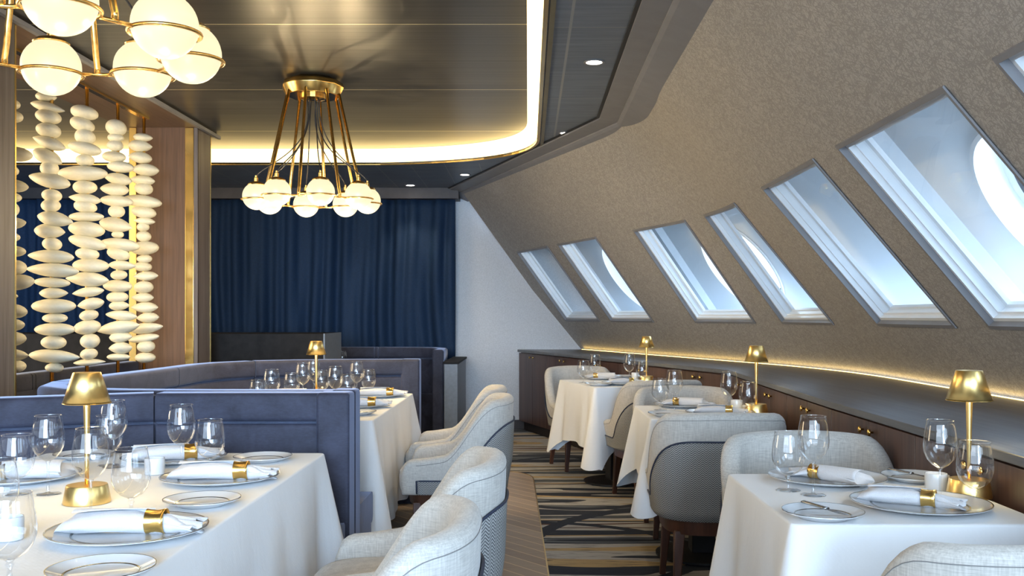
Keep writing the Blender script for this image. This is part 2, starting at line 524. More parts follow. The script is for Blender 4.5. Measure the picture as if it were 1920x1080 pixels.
def mslope(s):
    return .85 + (.77 - .85) * sstep(s_of_y(5.4), s_of_y(7.6), s)
def W(s, z, D=0.0):
    """point of the slanted wall; D = distance outward along the plane's normal"""
    p, n = Cat(s); m = mslope(s); q = math.sqrt(1 + m * m)
    x = p - n * m * (z - .89)
    return Vector((x.x + n.x * D / q, x.y + n.y * D / q, z + m * D / q))
WZ0, WZ1 = 1.215, 1.94
wins = [(9.75, 10.57), (8.68, 9.49), (7.16, 7.98), (5.93, 6.74), (4.24, 5.155), (2.91, 3.905), (1.66, 2.58), (.3, 1.3), (-1.0, -.1)]
wins_s = [(s_of_y(a), s_of_y(b)) for a, b in wins]
def build_wall():
    brk = set([0, CL[-1]])
    for a, b in wins_s: brk |= {a, b}
    ss = sorted(brk); full = []
    for a, b in zip(ss, ss[1:]):
        n = max(1, int((b - a) / .12)); full += [a + (b - a) * k / n for k in range(n)]
    full.append(ss[-1])
    zs = [.80, .89, 1.0, 1.1, WZ0, 1.4, 1.6, 1.8, WZ1, 2.1, 2.3, 2.5, 2.66]
    vs = []; uvs = []
    for s in full:
        for z in zs: vs.append(W(s, z)); uvs.append((s, (z - .89) * 1.3))
    fs = []; n = len(zs)
    for i in range(len(full) - 1):
        sm = (full[i] + full[i + 1]) / 2
        for j in range(n - 1):
            zm = (zs[j] + zs[j + 1]) / 2
            if WZ0 < zm < WZ1 and any(a < sm < b for a, b in wins_s): continue
            fs.append((i * n + j, (i + 1) * n + j, (i + 1) * n + j + 1, i * n + j + 1))
    me = bpy.data.meshes.new('wall_right'); me.from_pydata(vs, [], fs)
    ul = me.uv_layers.new(name='UVMap')
    for l in me.loops: ul.data[l.index].uv = uvs[l.vertex_index]
    me.materials.append(M['wallpaper'])
    me.polygons.foreach_set('use_smooth', [True] * len(me.polygons))
    o = bpy.data.objects.new('wall_right', me); COL.objects.link(o); o['kind'] = 'structure'
    return o
wr = build_wall()

def win_box(s0, s1, z0, z1, D0, D1, ds=0, dz=0):
    """ring rows of the opening at two depths"""
    def ring(D, e, g):
        n = 6; r = []
        for k in range(n + 1): r.append(W(s0 - e + (s1 - s0 + 2 * e) * k / n, z0 - g, D))
        for k in range(1, 5): r.append(W(s1 + e, z0 - g + (z1 - z0 + 2 * g) * k / 4, D))
        for k in range(1, n + 1): r.append(W(s1 + e - (s1 - s0 + 2 * e) * k / n, z1 + g, D))
        for k in range(1, 4): r.append(W(s0 - e, z1 + g - (z1 - z0 + 2 * g) * k / 4, D))
        return r
    return ring
for i, (s0, s1) in enumerate(wins_s):
    root = bpy.data.objects.new('window_%d' % (i + 1), None); COL.objects.link(root); root['kind'] = 'structure'
    ring = win_box(s0, s1, WZ0, WZ1, 0, 0)
    # flange round the opening and the deep white reveal
    mb = MB(); mb.grid([ring(-.004, .012, .012), ring(-.010, .010, .010), ring(-.010, -.004, -.004), ring(.02, -.006, -.006)], closed=True)
    mb.build('window_flange', M['trim'], root)
    mb = MB(); mb.grid([ring(.018, -.004, -.004), ring(.018, -.022, -.018), ring(.045, -.022, -.018), ring(.045, -.03, -.026), ring(.05, -.03, -.026), ring(.05, -.022, -.018),
                        ring(.085, -.024, -.02), ring(.09, -.042, -.026), ring(.11, -.042, -.026)], closed=True)
    mb.build('window_frame', M['white_metal'], root)
    mb = MB()
    rows = [[W(s0 + .02 + (s1 - s0 - .04) * k / 6, WZ0 + .015 + (WZ1 - WZ0 - .03) * j, .048) for k in range(7)] for j in (0, 1)]
    mb.grid(rows); mb.build('window_pane', M['pane'], root)

# hull fairing behind the windows with round portholes
DF = .40
holes = []
for y in (3.67, 1.77, -.13): holes.append((s_of_y(y), y))
for u in (-3.3, -1.41):
    holes.append((s_of_y(10.7 + u * .937), None))
def hull():
    mb = MB(); q = .47
    hs = sorted(h[0] for h in holes)
    zc, Rr = 1.64, .42
    def Wb(s, b): # b along the slope, measured from z=.89 on D=DF surface
        m = mslope(s); k = math.sqrt(1 + m * m)
        return W(s, .89 + b / k, DF)
    def bc(s):
        m = mslope(s); k = math.sqrt(1 + m * m); return (zc - m * DF / k - .89) * k
    b0, b1 = -.30, 1.75
    cuts = [0.0]
    for h in hs: cuts += [h - q, h + q]
    cuts.append(CL[-1])
    for i in range(0, len(cuts), 2):
        a, b = cuts[i], cuts[i + 1]
        n = max(1, int((b - a) / .15))
        mb.grid([[Wb(a + (b - a) * k / n, b0 + (b1 - b0) * j / 4) for j in range(5)] for k in range(n + 1)])
    for h in hs:
        c = bc(h)
        mb.grid([[Wb(h - q + 2 * q * k / 4, t) for t in (b0, c - q)] for k in range(5)])
        mb.grid([[Wb(h - q + 2 * q * k / 4, t) for t in (c + q, b1)] for k in range(5)])
        N = 64; sq = []; ci = []
        for k in range(N):
            a = 2 * PI * k / N; cx, cy = math.cos(a), math.sin(a); mx = max(abs(cx), abs(cy))
            sq.append(Wb(h + q * cx / mx, c + q * cy / mx)); ci.append(Wb(h + Rr * cx, c + Rr * cy))
        mb.grid([sq, ci], closed=True)
    o = mb.build('wall_hull', M['fairing'], None, kind='structure', fix=False)
    for f_ in o.data.polygons: f_.use_smooth = False
    # lid above the gap
    mb = MB(); ss = [CL[-1] * k / 60 for k in range(61)]
    mb.grid([[W(s, 2.2, .0), W(s, 2.2, .2), Wb(s, (2.2 - .89) * 1.3 - .1)] for s in ss])
    mb.grid([[W(s, .86, .03), W(s, .95, .03), W(s, 1.2, .03)] for s in ss])
    mb.build('wall_hull_lid', M['fairing'], None, kind='structure', fix=False)
    # ribs on the hull between the windows
    mb = MB()
    for h in hs:
        for off in (-.80, .80):
            s = h + off
            if 0 < s < CL[-1]:
                rows = []
                for j in range(9):
                    b = -.28 + 1.95 * j / 8; ww = .03
                    p0, p1, pm = Wb(s - ww, b), Wb(s + ww, b), None
                    m = mslope(s); k_ = math.sqrt(1 + m * m)
                    pm = W(s, .89 + b / k_, DF - .05)
                    rows.append([p0, pm, p1])
                mb.grid(rows)
    mb.build('trim_hull_ribs', M['fairing'], None, kind='structure', fix=False)
    for i, h in enumerate(hs):
        c = bc(h); N = 64
        def circ(r, D):
            out = []
            for k in range(N):
                a = 2 * PI * k / N; s = h + r * math.cos(a); b = c + r * math.sin(a); m = mslope(h); kk = math.sqrt(1 + m * m)
                out.append(W(s, .89 + b / kk, D))
            return out
        root = bpy.data.objects.new('window_%d' % (len(wins) + 1 + i), None); COL.objects.link(root); root['kind'] = 'structure'
        mb = MB(); mb.grid([circ(Rr + .025, DF - .004), circ(Rr + .02, DF - .014), circ(Rr, DF - .014), circ(Rr, DF), circ(Rr - .02, DF + .10), circ(Rr - .07, DF + .11)], closed=True)
        mb.build('porthole_lining', M['white_metal'], root, smooth=False, auto=40)
        mb = MB(); mb.grid([circ(Rr - .07, DF + .10), circ(Rr - .095, DF + .10), circ(Rr - .095, DF + .13), circ(Rr - .07, DF + .13)], closed=True)
        mb.build('porthole_gasket', M['rubber'], root)
        mb = MB(); mb.add(circ(Rr - .09, DF + .115), [tuple(range(N))]); mb.build('porthole_pane', M['pane'], root)
hull()

# ------------------------------------------------------------------ room shell
ZL, ZU = 2.65, 2.775
COVE_X, COVE_Y = .07, 8.78
def cove_path():
    """outer edge of the raised ceiling, from near right to far left"""
    pts = [(COVE_X, -3.0), (COVE_X, 7.55)]
    R = 1.0
    # long flat sweep of the corner as in the photo
    for k in range(1, 17):
        t = k / 16
        a = Vector((COVE_X, 7.55)); b = Vector((COVE_X - .02, 8.62)); c = Vector((-1.35, COVE_Y))
        pts.append(tuple(a * (1 - t) ** 2 + b * 2 * t * (1 - t) + c * t * t))
    pts.append((-7.0, COVE_Y))
    return pts
CV = cove_path()
mb = MB(); mb.prism([(-7, -3), (.3, -3), (.3, 9.0), (-7, 9.0)], ZU, ZU + .05)
mb.build('ceiling', M['ceil_up'], None, kind='structure')
# lower ceiling: ring around the opening
def low_ceiling():
    mb = MB()
    outer = []
    for x, y in CV:
        outer.append((x, y))
    # strip from the cove edge outward to the wall line / far wall
    rows = []
    for i, (x, y) in enumerate(CV):
        if i <= 1: e = (.76, y)
        elif i < len(CV) - 1:
            t = (i - 1) / (len(CV) - 2)
            ang = [(.76, 7.1), (.70, 8.0), (.45, 9.0), (0, 10.4), (-.4, 10.95), (-1.35, 10.95)]
            f = t * (len(ang) - 1); a = int(min(f, len(ang) - 2)); g = f - a
            e = (ang[a][0] * (1 - g) + ang[a + 1][0] * g, ang[a][1] * (1 - g) + ang[a + 1][1] * g)
        else: e = (x, 10.95)
        rows.append([(x, y, ZL), (e[0], e[1], ZL)])
    mb.grid(rows)
    up = [[(r[0][0], r[0][1], ZL + .03), (r[1][0], r[1][1], ZL + .03)] for r in rows]
    mb.grid(up)
    mb.grid([[r[0], u[0]] for r, u in zip(rows, up)])
    return mb.build('ceiling.001', M['ceil_low'], None, kind='structure')
low_ceiling()
# glowing cove band: leans inward from the lower ceiling edge up to the raised ceiling
inn = offset_path(CV, .075)
mb = MB(); rows = []
for (x, y), q in zip(CV, inn): rows.append([(x, y, ZL + .012), (q.x, q.y, ZU - .002)])
mb.grid(rows)
cove = mb.build('cove_light', M['cove'], None, smooth=True)
tag(cove, 'long glowing warm LED cove strip curving around the raised ceiling', 'light strip')
mb = MB(); sweep(mb, CV, [(0, ZL - .012), (0, ZL + .012), (-.022, ZL + .012), (-.022, ZL - .012)])
mb.build('trim_2', M['gold'], None, kind='structure')
# dark olive groove parallel to the cove
mb = MB(); mb.box(.10, .125, -3, 7.9, ZL - .012, ZL + .004); mb.build('trim_3', plain('olive_metal', (.16, .14, .08), .4, .3, 10, .1), None, kind='structure')
# border trim along the top of the slanted wall
TOPK = [(.50, -3.0), (.50, 6.72), (-.96, 10.72)]
mb = MB()
prof = [(0, ZL - .004), (0, ZL - .02), (-.125, ZL - .035), (-.125, ZL - .004)]
sweep(mb, TOPK, prof); mb.build('trim_4', M['trim'], None, kind='structure')
mb = MB(); sweep(mb, TOPK, [(-.125, ZL), (-.125, ZL - .045), (-.145, ZL - .06), (-.27, ZL - .115), (-.27, ZL)])
mb.build('trim_5', M['trim'], None, kind='structure')
mb = MB(); sweep(mb, TOPK, [(.02, ZL - .001), (.02, ZL - .008), (0, ZL - .008), (0, ZL - .001)])
mb.build('trim_6', M['groove'], None, kind='structure')

mb = MB(); mb.box(-7, 2.4, 10.72, 10.84, 0, 2.8); mb.build('wall_back', M['wall_light'], None, kind='structure')
mb = MB(); mb.box(-7.1, -7, -3, 10.84, 0, 2.9); mb.build('wall_left', M['wall_light'], None, kind='structure')
mb = MB(); mb.box(-7, 2.4, -3.1, -3, 0, .8); mb.box(-7, 2.4, -3.1, -3, 2.6, 2.9); mb.box(-7, -6, -3.1, -3, .8, 2.6); mb.build('wall_front', M['wall_light'], None, kind='structure')
mb = MB(); mb.box(-7, 2.2, 10.70, 10.72, 0, .10); mb.build('baseboard_back', M['plinth'], None, kind='structure')
mb = MB(); mb.box(-7, -.755, 10.42, 10.72, 2.535, ZL); mb.build('trim_7', M['valance'], None, kind='structure')
mb = MB(); mb.box(-7, 2.3, -3, 10.8, -.05, 0); mb.build('floor', M['carpet'], None, kind='structure')
ed = [(-7, -3), (.12, -3), (.095, 4.63), (.04, 7.3)] + [(.04 - .2 + .2 * math.cos(a), 7.35 + .35 * math.sin(a)) for a in [R_(15 * k) for k in range(1, 7)]] + [(-1.2, 8.0), (-7, 8.2)]
mb = MB(); mb.prism(ed, .0, .006); mb.build('floor.001', M['oak'], None, kind='structure')
mb = MB(); sweep(mb, [Vector(q) for q in ed[1:-2]], [(0, .0), (0, .008), (-.008, .008), (-.008, 0)]); mb.build('trim_8', M['gold'], None, kind='structure')

# ------------------------------------------------------------------ curtain
def curtain(x0, x1, label, seed):
    rnd = random.Random(seed); n = int((x1 - x0) / .012)
    fr = [(rnd.uniform(14, 48), rnd.uniform(0, 6.28), rnd.uniform(.3, 1)) for _ in range(7)]
    rows = []
    for j in range(15):
        t = j / 14; z = 2.56 - t * 1.78
        r = []
        for i in range(n + 1):
            x = x0 + (x1 - x0) * i / n
            xx = x + .03 * t * math.sin(2.1 * x + 3.1 * t + seed)
            d = sum(a * math.sin(f * (xx + .02 * math.sin(f + 4 * t)) + p + t * .8 * math.sin(f)) for f, p, a in fr) / 3.4
            d = math.copysign(abs(d) ** .8, d)
            r.append((x, 10.54 + (.058 + .03 * t) * d, z + (.008 * math.sin(8 * x) if j == 14 else 0)))
        rows.append(r)
    mb = MB(); mb.grid(rows)
    o = mb.build('curtain', M['navy_curtain'], None, smooth=True, fix=False)
    o.modifiers.new('t', 'SOLIDIFY').thickness = .004
    return tag(o, label, 'curtain', 'navy curtains along the back wall')
curtain(-3.55, -.80, 'navy pleated curtain hanging to the right of the walnut pillar, beside the grey wall', 3)
curtain(-6.9, -3.57, 'navy pleated curtain seen through the screen of cream pebbles', 5)

# ------------------------------------------------------------------ cabinets and worktop
CF = [Vector((1.26, -2.2)), Vector((1.30, 4.11)), Vector((1.37, 6.5)), Vector((-.10, 10.62))]
cab_labels = []
def cabinets():
    mb = MB()
    s_end = s_of_y(10.62)
    back = []
    k = 0; n = 70
    ss = [s_of_y(-2.2) + (s_end - s_of_y(-2.2)) * i / n for i in range(n + 1)]
    back = [Cat(s)[0] - Cat(s)[1] * .012 for s in ss]
    front = [q for q in CF]
    fo = offset_path(front, .018)
    poly = [(q.x, q.y) for q in fo] + [(q.x, q.y) for q in reversed(back)]
    mb.prism(poly, .862, .89)
    o = mb.build('worktop', M['worktop'], None, bev=.003)
    tag(o, 'long dark wooden worktop running under the slanted windows', 'worktop')
    mb = MB(); sweep(mb, [q + Vector((-.012, 0)) for q in back], [(0, .886), (.014, .886), (.014, .8925), (0, .8925)])
    st = mb.build('led_strip', M['strip'], None)
    tag(st, 'thin golden LED strip glowing along the back edge of the worktop', 'light strip')
    segs = [(Vector((1.26 + .04 * (-1.29 + 2.2) / 6.31, -1.29)), CF[1], 6), (CF[1], CF[2], 3), (CF[2], CF[3], 5)]
    spots = []
    for a, b, n in segs:
        L = (b - a).length / n; t = (b - a).normalized()
        for i in range(n): spots.append((a + t * L * i, t, L))
    words = ['beside the nearest chair', 'at the near end of the window wall', 'beside the nearest window-side table', 'beside the near table lamp',
             'just past the near lamp, below the dark worktop', 'with a pair of round knobs behind the near far-side chair', 'behind the chair backs of the middle table', 'beside the middle window-side table',
             'beside the middle table lamp', 'where the cabinet run starts to bend', 'behind the chair of the far table', 'behind the far table lamp', 'with two pale knobs behind the far wineglasses', 'at the far end touching the grey wall']
    for i, (p, t, L) in enumerate(spots):
        rz = math.atan2(t.y, t.x)
        root = thing('cabinet', 'dark wood cabinet unit ' + words[i], 'cabinet', (p.x, p.y, 0), rz, 'cabinets under the window worktop')
        # local x along the run, local -y into the wall side
        g = .002
        dp = -.26 if i == len(spots) - 1 else -.50
        MB().box(g, L - g, dp, -.022, .10, .858).build('body', M['cabinet'], root)
        MB().box(g, L - g, dp + .03, -.06, .0, .10).build('plinth', M['plinth'], root)
        for k in (0, 1):
            x0 = g + k * L / 2; x1 = x0 + L / 2 - 2 * g
            dr = MB().box(x0 + .001, x1, -.020, .0, .105, .852).build('door', M['cabinet'], root, bev=.0015)
            kx = (x1 - .05) if k == 0 else (x0 + .05)
            mm = Matrix.Translation((kx, 0, .815)) @ Matrix.Rotation(R_(-90), 4, 'X')
            MB().lathe([(.004, 0), (.004, .010), (.013, .013), (.014, .017), (.010, .021), (.0001, .022)], 14, M4=mm).build('knob', M['gold'], dr, smooth=True)
cabinets()

# ------------------------------------------------------------------ pillars, beam, pebble screen
def pillar(loc, wx, wy, h, label):
    r = thing('pillar', label, 'pillar', loc, 0, 'walnut pillars')
    x0 = -wx
    MB().box(x0 + .02, -.005, 0.02, wy, 0, h).build('body', M['pillar'], r)
    MB().box(-.005, .0, .012, wy - .012, 0, h).build('side_panel', M['pillar_daylit'], r)
    MB().box(-.10, -.03, .0, .02, 0, h).build('brass_strip', M['gold'], r, bev=.004)
    MB().box(-wx, -wx + .06, -.005, .02, 0, h).build('brass_strip', M['gold'], r, bev=.004)
    MB().box(-wx + .06, -.10, .003, .02, 0, h).build('front_panel', M['pillar'], r)
    MB().box(-.03, .0, .004, .02, 0, h).build('corner_panel', M['pillar_daylit'], r)
    MB().box(-.006, .004, wy - .012, wy, 0, h).build('edge_trim', M['gold'], r)
    return r
pillar((-2.61, 7.58, 0), .54, .32, 2.745, 'walnut pillar with gold strips between the pebble screen and the curtain')
pillar((-2.61, 4.27, 0), .60, .62, 2.745, 'walnut pillar greyed by daylight at the left edge of the photo')
# warm glow of the strips
def pil_led(x, y, z0, z1):
    pass
mb = MB(); mb.box(-3.20, -2.60, 2.0, 8.02, 2.745, ZU); mb.build('trim_9', M['soffit'], None, kind='structure')
mb = MB(); mb.box(-2.60, -2.572, 2.0, 8.04, 2.735, 2.76); mb.build('trim_10', M['trim'], None, kind='structure')
mb = MB(); mb.box(-2.97, -2.75, 4.89, 7.58, 0, .76); mb.build('wall_screen', M['pillar'], None, kind='structure')
sc = thing('screen_rail', 'gold rail under the dark beam from which the pebble strings hang', 'rail', (-2.86, 4.9, 2.728))
MB().box(-.02, .02, 0, 2.3, 0, .016).build('rail_bar', M['gold'], sc)
MB().box(-.02, .02, 0, 2.67, -1.968, -1.955).build('rail_bar', M['gold'], sc)

def pebble_mesh(k):
    rnd = random.Random(k); me = MB(); n, mrows = 20, 12
    rows = []
    sk = (0, .35, -.35, .15)[k]
    for j in range(mrows + 1):
        ph = PI * j / mrows; x = -math.cos(ph)
        r = math.sin(ph) ** (1.0, 1.35, 1.7, .85)[k]
        r *= (1 + sk * x * .5)
        rows.append([(x, r * math.cos(2 * PI * i / n) , r * math.sin(2 * PI * i / n) * (1 + (.12 * math.cos(ph) if k == 3 else 0))) for i in range(n)])
    me.grid(rows, closed=True)
    o = me.build('pebble', M['pebble'], None, smooth=True)
    d = o.data; bpy.data.objects.remove(o); return d
PM = [pebble_mesh(k) for k in range(4)]
def zA(l): return [(x / 3.857, 180 + y / 3.857, a / 3.857, b / 3.857, t) for x, y, a, b, t in l]
def zB(l): return [(x / 3.376, 440 + y / 3.376, a / 3.376, b / 3.376, t) for x, y, a, b, t in l]
strings = [
 (20, zA([(90,60,100,70,5),(105,150,110,80,5),(105,420,260,100,5),(85,540,90,70,0),(100,650,215,85,5),(95,735,110,65,0),(85,820,95,95,0),(85,920,210,75,-5),(85,1020,110,60,0)]) +
      zB([(70,105,180,70,0),(90,205,140,90,8),(90,303,255,95,-5),(60,390,110,50,0),(75,483,190,85,3),(70,572,175,75,-3),(75,660,185,85,0),(70,760,220,70,3),(80,835,150,85,0)]), 'half hidden behind the leftmost pillar'),
 (97, zA([(335,5,150,70,5),(345,80,260,70,15),(350,150,175,100,15),(352,250,160,100,5),(355,340,255,85,22),(345,440,230,105,28),(358,525,122,110,0),(358,610,305,105,14),(375,720,132,88,0),(368,792,128,92,0),(400,890,265,105,12),(360,978,225,105,5)]) +
      zB([(330,60,112,80,0),(322,138,293,82,3),(333,225,335,85,3),(330,303,225,62,3),(340,370,185,68,0),(340,452,275,90,0),(348,528,155,60,0),(347,600,252,80,0),(340,682,148,85,0),(345,770,325,82,3),(345,842,102,60,0)]), 'standing next to the leftmost pillar'),
 (163, zA([(610,120,185,100,12),(595,205,165,98,20),(615,295,135,110,10),(612,380,240,92,12),(615,465,125,85,0),(598,560,355,105,0),(614,660,158,95,0),(615,745,240,75,8),(617,800,155,85,8),(625,873,250,68,0),(627,965,255,110,5)]) +
      zB([(555,50,240,82,14),(553,122,143,75,5),(575,195,225,85,3),(552,283,275,90,3),(558,363,205,62,-7),(575,438,172,74,-10),(563,510,113,66,-12),(553,586,162,88,-8),(570,673,115,92,-10),(563,755,102,70,-10),(567,808,208,42,-3)]), 'second from the left pillar, above the brass lamp'),
 (221, zA([(840,230,142,115,10),(837,302,110,60,3),(833,360,107,80,0),(825,440,165,80,5),(872,513,190,80,5),(853,600,210,85,12),(827,675,205,90,5),(845,760,235,80,5),(843,835,112,90,0),(838,933,245,105,12),(852,1002,78,52,0)]) +
      zB([(760,65,250,80,5),(750,122,140,78,15),(775,195,180,60,3),(753,255,98,60,0),(745,325,180,75,3),(743,395,132,68,0),(755,450,128,58,-3),(768,512,200,62,5),(745,590,280,85,-9),(765,648,148,70,-3),(762,718,150,72,-3),(750,775,145,45,0)]), 'third from the left pillar'),
 (270, zA([(1035,300,140,60,5),(1015,362,178,85,5),(1013,445,172,80,10),(1050,535,205,85,3),(1030,610,185,70,5),(1040,670,125,90,10),(1030,762,280,88,8),(1040,840,175,85,10),(1045,905,158,52,5),(1035,948,85,62,0),(1040,1015,100,75,0)]) +
      zB([(915,85,175,85,-3),(915,153,90,50,0),(905,203,105,58,5),(923,262,158,58,-2),(910,333,115,75,-8),(903,398,142,58,0),(915,460,173,65,0),(935,525,145,65,-3),(928,592,210,66,-8),(910,655,195,50,-8),(925,708,105,72,-5),(920,778,125,65,0)]), 'nearest the walnut pillar with gold strips')]
for px, lst, wd in strings:
    d = -2.86 * F / (px - VPX)
    r = thing('pebble_string', 'gold rod strung with cream pebbles, ' + wd, 'screen ornament', (-2.86, d, .774), 0, 'strings of cream pebbles in the screen')
    MB().tube([(0, 0, 0), (0, 0, 1.952)], .0115, 10).build('rod', M['gold'], r, smooth=True)
    MB().lathe([(.022, 0), (.022, .02), (.014, .03)], 14).build('foot', M['gold'], r)
    rnd = random.Random(px)
    for i, (x, y, a, b, t) in enumerate(lst):
        zz = CAMZ - (y - HZ) * d / F; xx = (x - VPX) * d / F
        o = bpy.data.objects.new('pebble', PM[rnd.choice((0, 3)) if a / b < 1.9 else rnd.choice((0, 1, 2, 2))]); COL.objects.link(o); o.parent = r
        hw, hh = a / 2 * d / F, b / 2 * d / F
        o.location = (xx + 2.86, 0, zz - .774)
        sgn = rnd.choice((1, -1))
        o.scale = (hw * sgn, min(hw, hh * 1.6) * .95 + .01, hh * 1.04)
        o.rotation_euler = (rnd.uniform(-.15, .15), R_(t * .9), 0)

# ------------------------------------------------------------------ chandeliers
RG, RC, NG, PH0 = .0855, .352, 8, R_(-90 + 20)
def chandelier(loc, label, drop, rot=0):
    """loc: point on the ceiling; ring hangs drop below"""
    r = thing('chandelier', label, 'chandelier', loc, rot, 'brass globe chandeliers')
    # faceted canopy
    n = 10; rows = []
    for rad, z in ((.15, 0), (.19, -.025), (.20, -.05), (.17, -.11)):
        rows.append([(rad * math.cos(2 * PI * k / n), rad * math.sin(2 * PI * k / n), z) for k in range(n)])
    mb = MB(); mb.grid(rows, closed=True, capends=True); mb.build('canopy', M['gold'], r, bev=.004)
    for k in range(NG):
        a = PH0 + 2 * PI * k / NG; am = a + PI / NG
        g = Vector((RC * math.cos(a), RC * math.sin(a), -drop))
        gl = MB().lathe([(max(.0001, RG * math.sin(PI * j / 20)), -RG * math.cos(PI * j / 20)) for j in range(21)], 32, c=tuple(g), cap=False).build('globe', M['globe'], r, smooth=True)
        ring = MB().tube([(g.x + (RG + .005) * math.cos(2 * PI * i / 40), g.y + (RG + .005) * math.sin(2 * PI * i / 40), g.z - .020) for i in range(40)], .0052, 8, True).build('ring', M['aged_brass'], gl, smooth=True)
        MB().lathe([(.052, RG * .815), (.053, RG * .86), (.04, RG * .99), (.012, RG + .008), (.012, RG + .03), (.007, RG + .034), (.007, RG + .045), (.001, RG + .045)], 24, c=tuple(g)).build('cap', M['aged_brass'], gl, smooth=False, auto=40)
        # arc bar between rings, with rod
        m0 = Vector((RC * math.cos(a), RC * math.sin(a), -drop - .020)); a2 = a + 2 * PI / NG
        m1 = Vector((RC * math.cos(a2), RC * math.sin(a2), -drop - .020)); dd = (m1 - m0).normalized()
        MB().tube([m0 + dd * (RG + .003), m1 - dd * (RG + .003)], .006, 8).build('bar', M['aged_brass'], r, smooth=True)
        mid = (m0 + m1) / 2
        top = Vector((.165 * math.cos(am), .165 * math.sin(am), -.08))
        MB().tube([mid + Vector((0, 0, .004)), mid + Vector((0, 0, .02)), mid.lerp(top, .08), top], .0095, 8).build('rod', M['aged_brass'], r, smooth=True)
        # cable from the canopy's centre to the globe's cap
        c0 = Vector((.05 * math.cos(a), .05 * math.sin(a), -.08)); e = g + Vector((0, 0, RG + .04))
        pts = []
        x = random.Random(k)
        jx, jy = x.uniform(-.03, .03), x.uniform(-.03, .03)
        P0, P1, P2, P3 = c0, Vector((jx, jy, -drop * .55)), Vector((jx + g.x * .35, jy + g.y * .35, -drop * .82)), None
        ctrl = [c0, Vector((.02 * math.cos(a + 1) + jx * .3, .02 * math.sin(a + 1) + jy * .3, -drop * .35)), Vector((.10 * g.x + jx, .10 * g.y + jy, -drop * .55)),
                Vector((.55 * g.x, .55 * g.y, -drop * .70)), Vector((.95 * g.x, .95 * g.y, -drop * .77)), e]
        for q in range(25):
            t = q / 24; cs = [Vector(c) for c in ctrl]
            while len(cs) > 1: cs = [cs[i].lerp(cs[i + 1], t) for i in range(len(cs) - 1)]
            pts.append(cs[0])
        MB().tube(pts, .0040, 5).build('cable', M['cable'], r, smooth=True)
    MB().lathe([(.08, -.11), (.08, -.125), (.03, -.135), (.001, -.135)], 16).build('cable_hub', M['aged_brass'], r)
    return r
ch = chandelier((-1.382, 6.17, ZU), 'brass chandelier of glowing white globes hanging in mid room before the curtain', .765)
dup(ch, (-1.285, 2.61, ZU), R_(8), 'large near brass globe chandelier cut off by the upper left corner')
for cx, cy, ro in ((-1.382, 6.17, 0), (-1.285, 2.61, 8)):
    for k in range(NG):
        a = PH0 + 2 * PI * k / NG + R_(ro)
        l = bpy.data.lights.new('globe_light', 'POINT'); l.energy = 6.5 if cy > 4 else 1.3; l.color = (1, .77, .45); l.shadow_soft_size = 0
        o = bpy.data.objects.new('globe_light', l); COL.objects.link(o); o.location = (cx + (RC + .0) * math.cos(a), cy + RC * math.sin(a), 2.01 - RG - .09)

# downlights
for x, y, z, lb in ((.363, 5.27, ZL, 'nearest round recessed downlight in the blue-grey ceiling panels by the slanted wall'),
                    (.29, 7.3, ZL, 'round recessed downlight at the bend of the ceiling edge'),
                    (-.62, 9.44, ZL, 'small downlight in the low ceiling near the curtain corner'),
                    (-1.25, 10.2, ZL, 'farthest small downlight in front of the curtain, right of the chandelier')):
    r = thing('downlight', lb, 'downlight', (x, y, z), 0, 'recessed downlights')
    MB().lathe([(.058, -.001), (.058, -.006), (.045, -.006), (.043, -.001)], 28).build('bezel', M['trim'], r)
    MB().lathe([(.043, -.0015), (.043, -.0035)], 28).build('lens', M['downlight'], r)
    l = bpy.data.lights.new('downlight_beam', 'SPOT'); l.energy = 16; l.spot_size = R_(95); l.spot_blend = .6; l.color = (1, .86, .66); l.shadow_soft_size = .04
    o = bpy.data.objects.new('downlight_beam', l); COL.objects.link(o); o.location = (x, y, z - .02)

# ------------------------------------------------------------------ booths
def booth_back(root, path, z1=.95, th=.12, side=1, seams=(), end_band=True, name='backrest', gap=.003, start_band=False):
    """path is the seat-side face line; thickness goes to its left if side=1"""
    sg = side; path = [Vector(q) for q in path]; full = path; path = list(path)
    path[-1] = path[-1] + (path[-2] - path[-1]).normalized() * .018; path[0] = path[0] + (path[1] - path[0]).normalized() * .018
    mb = MB(); pr = [(sg * (.035), .0), (sg * th, .0)] ; 
    prof = rprof(min(sg * .035, sg * th), max(sg * .035, sg * th), .0, z1 - .012, .02, 4, False)
    sweep(mb, path, prof); mb.build(name, M['velvet'], root, auto=50)
    # top band, split at the seams
    cuts = [0] + list(seams) + [len(path) - 1]
    for a, b in zip(cuts, cuts[1:]):
        sub = [Vector(q) for q in path[a:b + 1]]
        if a > 0: sub[0] = sub[0].lerp(sub[1], min(.5, gap / (sub[1] - sub[0]).length))
        if b < len(path) - 1: sub[-1] = sub[-1].lerp(sub[-2], min(.5, gap / (sub[-2] - sub[-1]).length))
        mb = MB(); sweep(mb, sub, rprof(min(0, sg * (th + .004)), max(0, sg * (th + .004)), z1 - .115, z1, .022, 4))
        mb.build('top_band', M['velvet'], root, auto=50)
        mb = MB(); sub2 = sub
        sweep(mb, sub2, rprof(min(sg * .012, sg * .06), max(sg * .012, sg * .06), .44, z1 - .12, .018, 3))
        mb.build('back_panel', M['velvet'], root, auto=50)
    return root
def end_band(root, p, t, nrm, z0, z1, wd=.13, th=.124, nm='end_band'):
    """upright padded band at a path's end: p end point, t direction along path, nrm thickness direction"""
    a = Vector(p) - Vector(t) * wd; b = Vector(p)
    mb = MB(); pth = [a, a.lerp(b, .5), b]
    side = 1 if Vector((-t[1], t[0])).dot(Vector(nrm)) > 0 else -1
    sweep(mb, pth, rprof(min(-side * .007, side * th), max(-side * .007, side * th), z0, z1, .022, 4))
    return mb.build(nm, M['velvet'], root, bev=.012, seg=3)
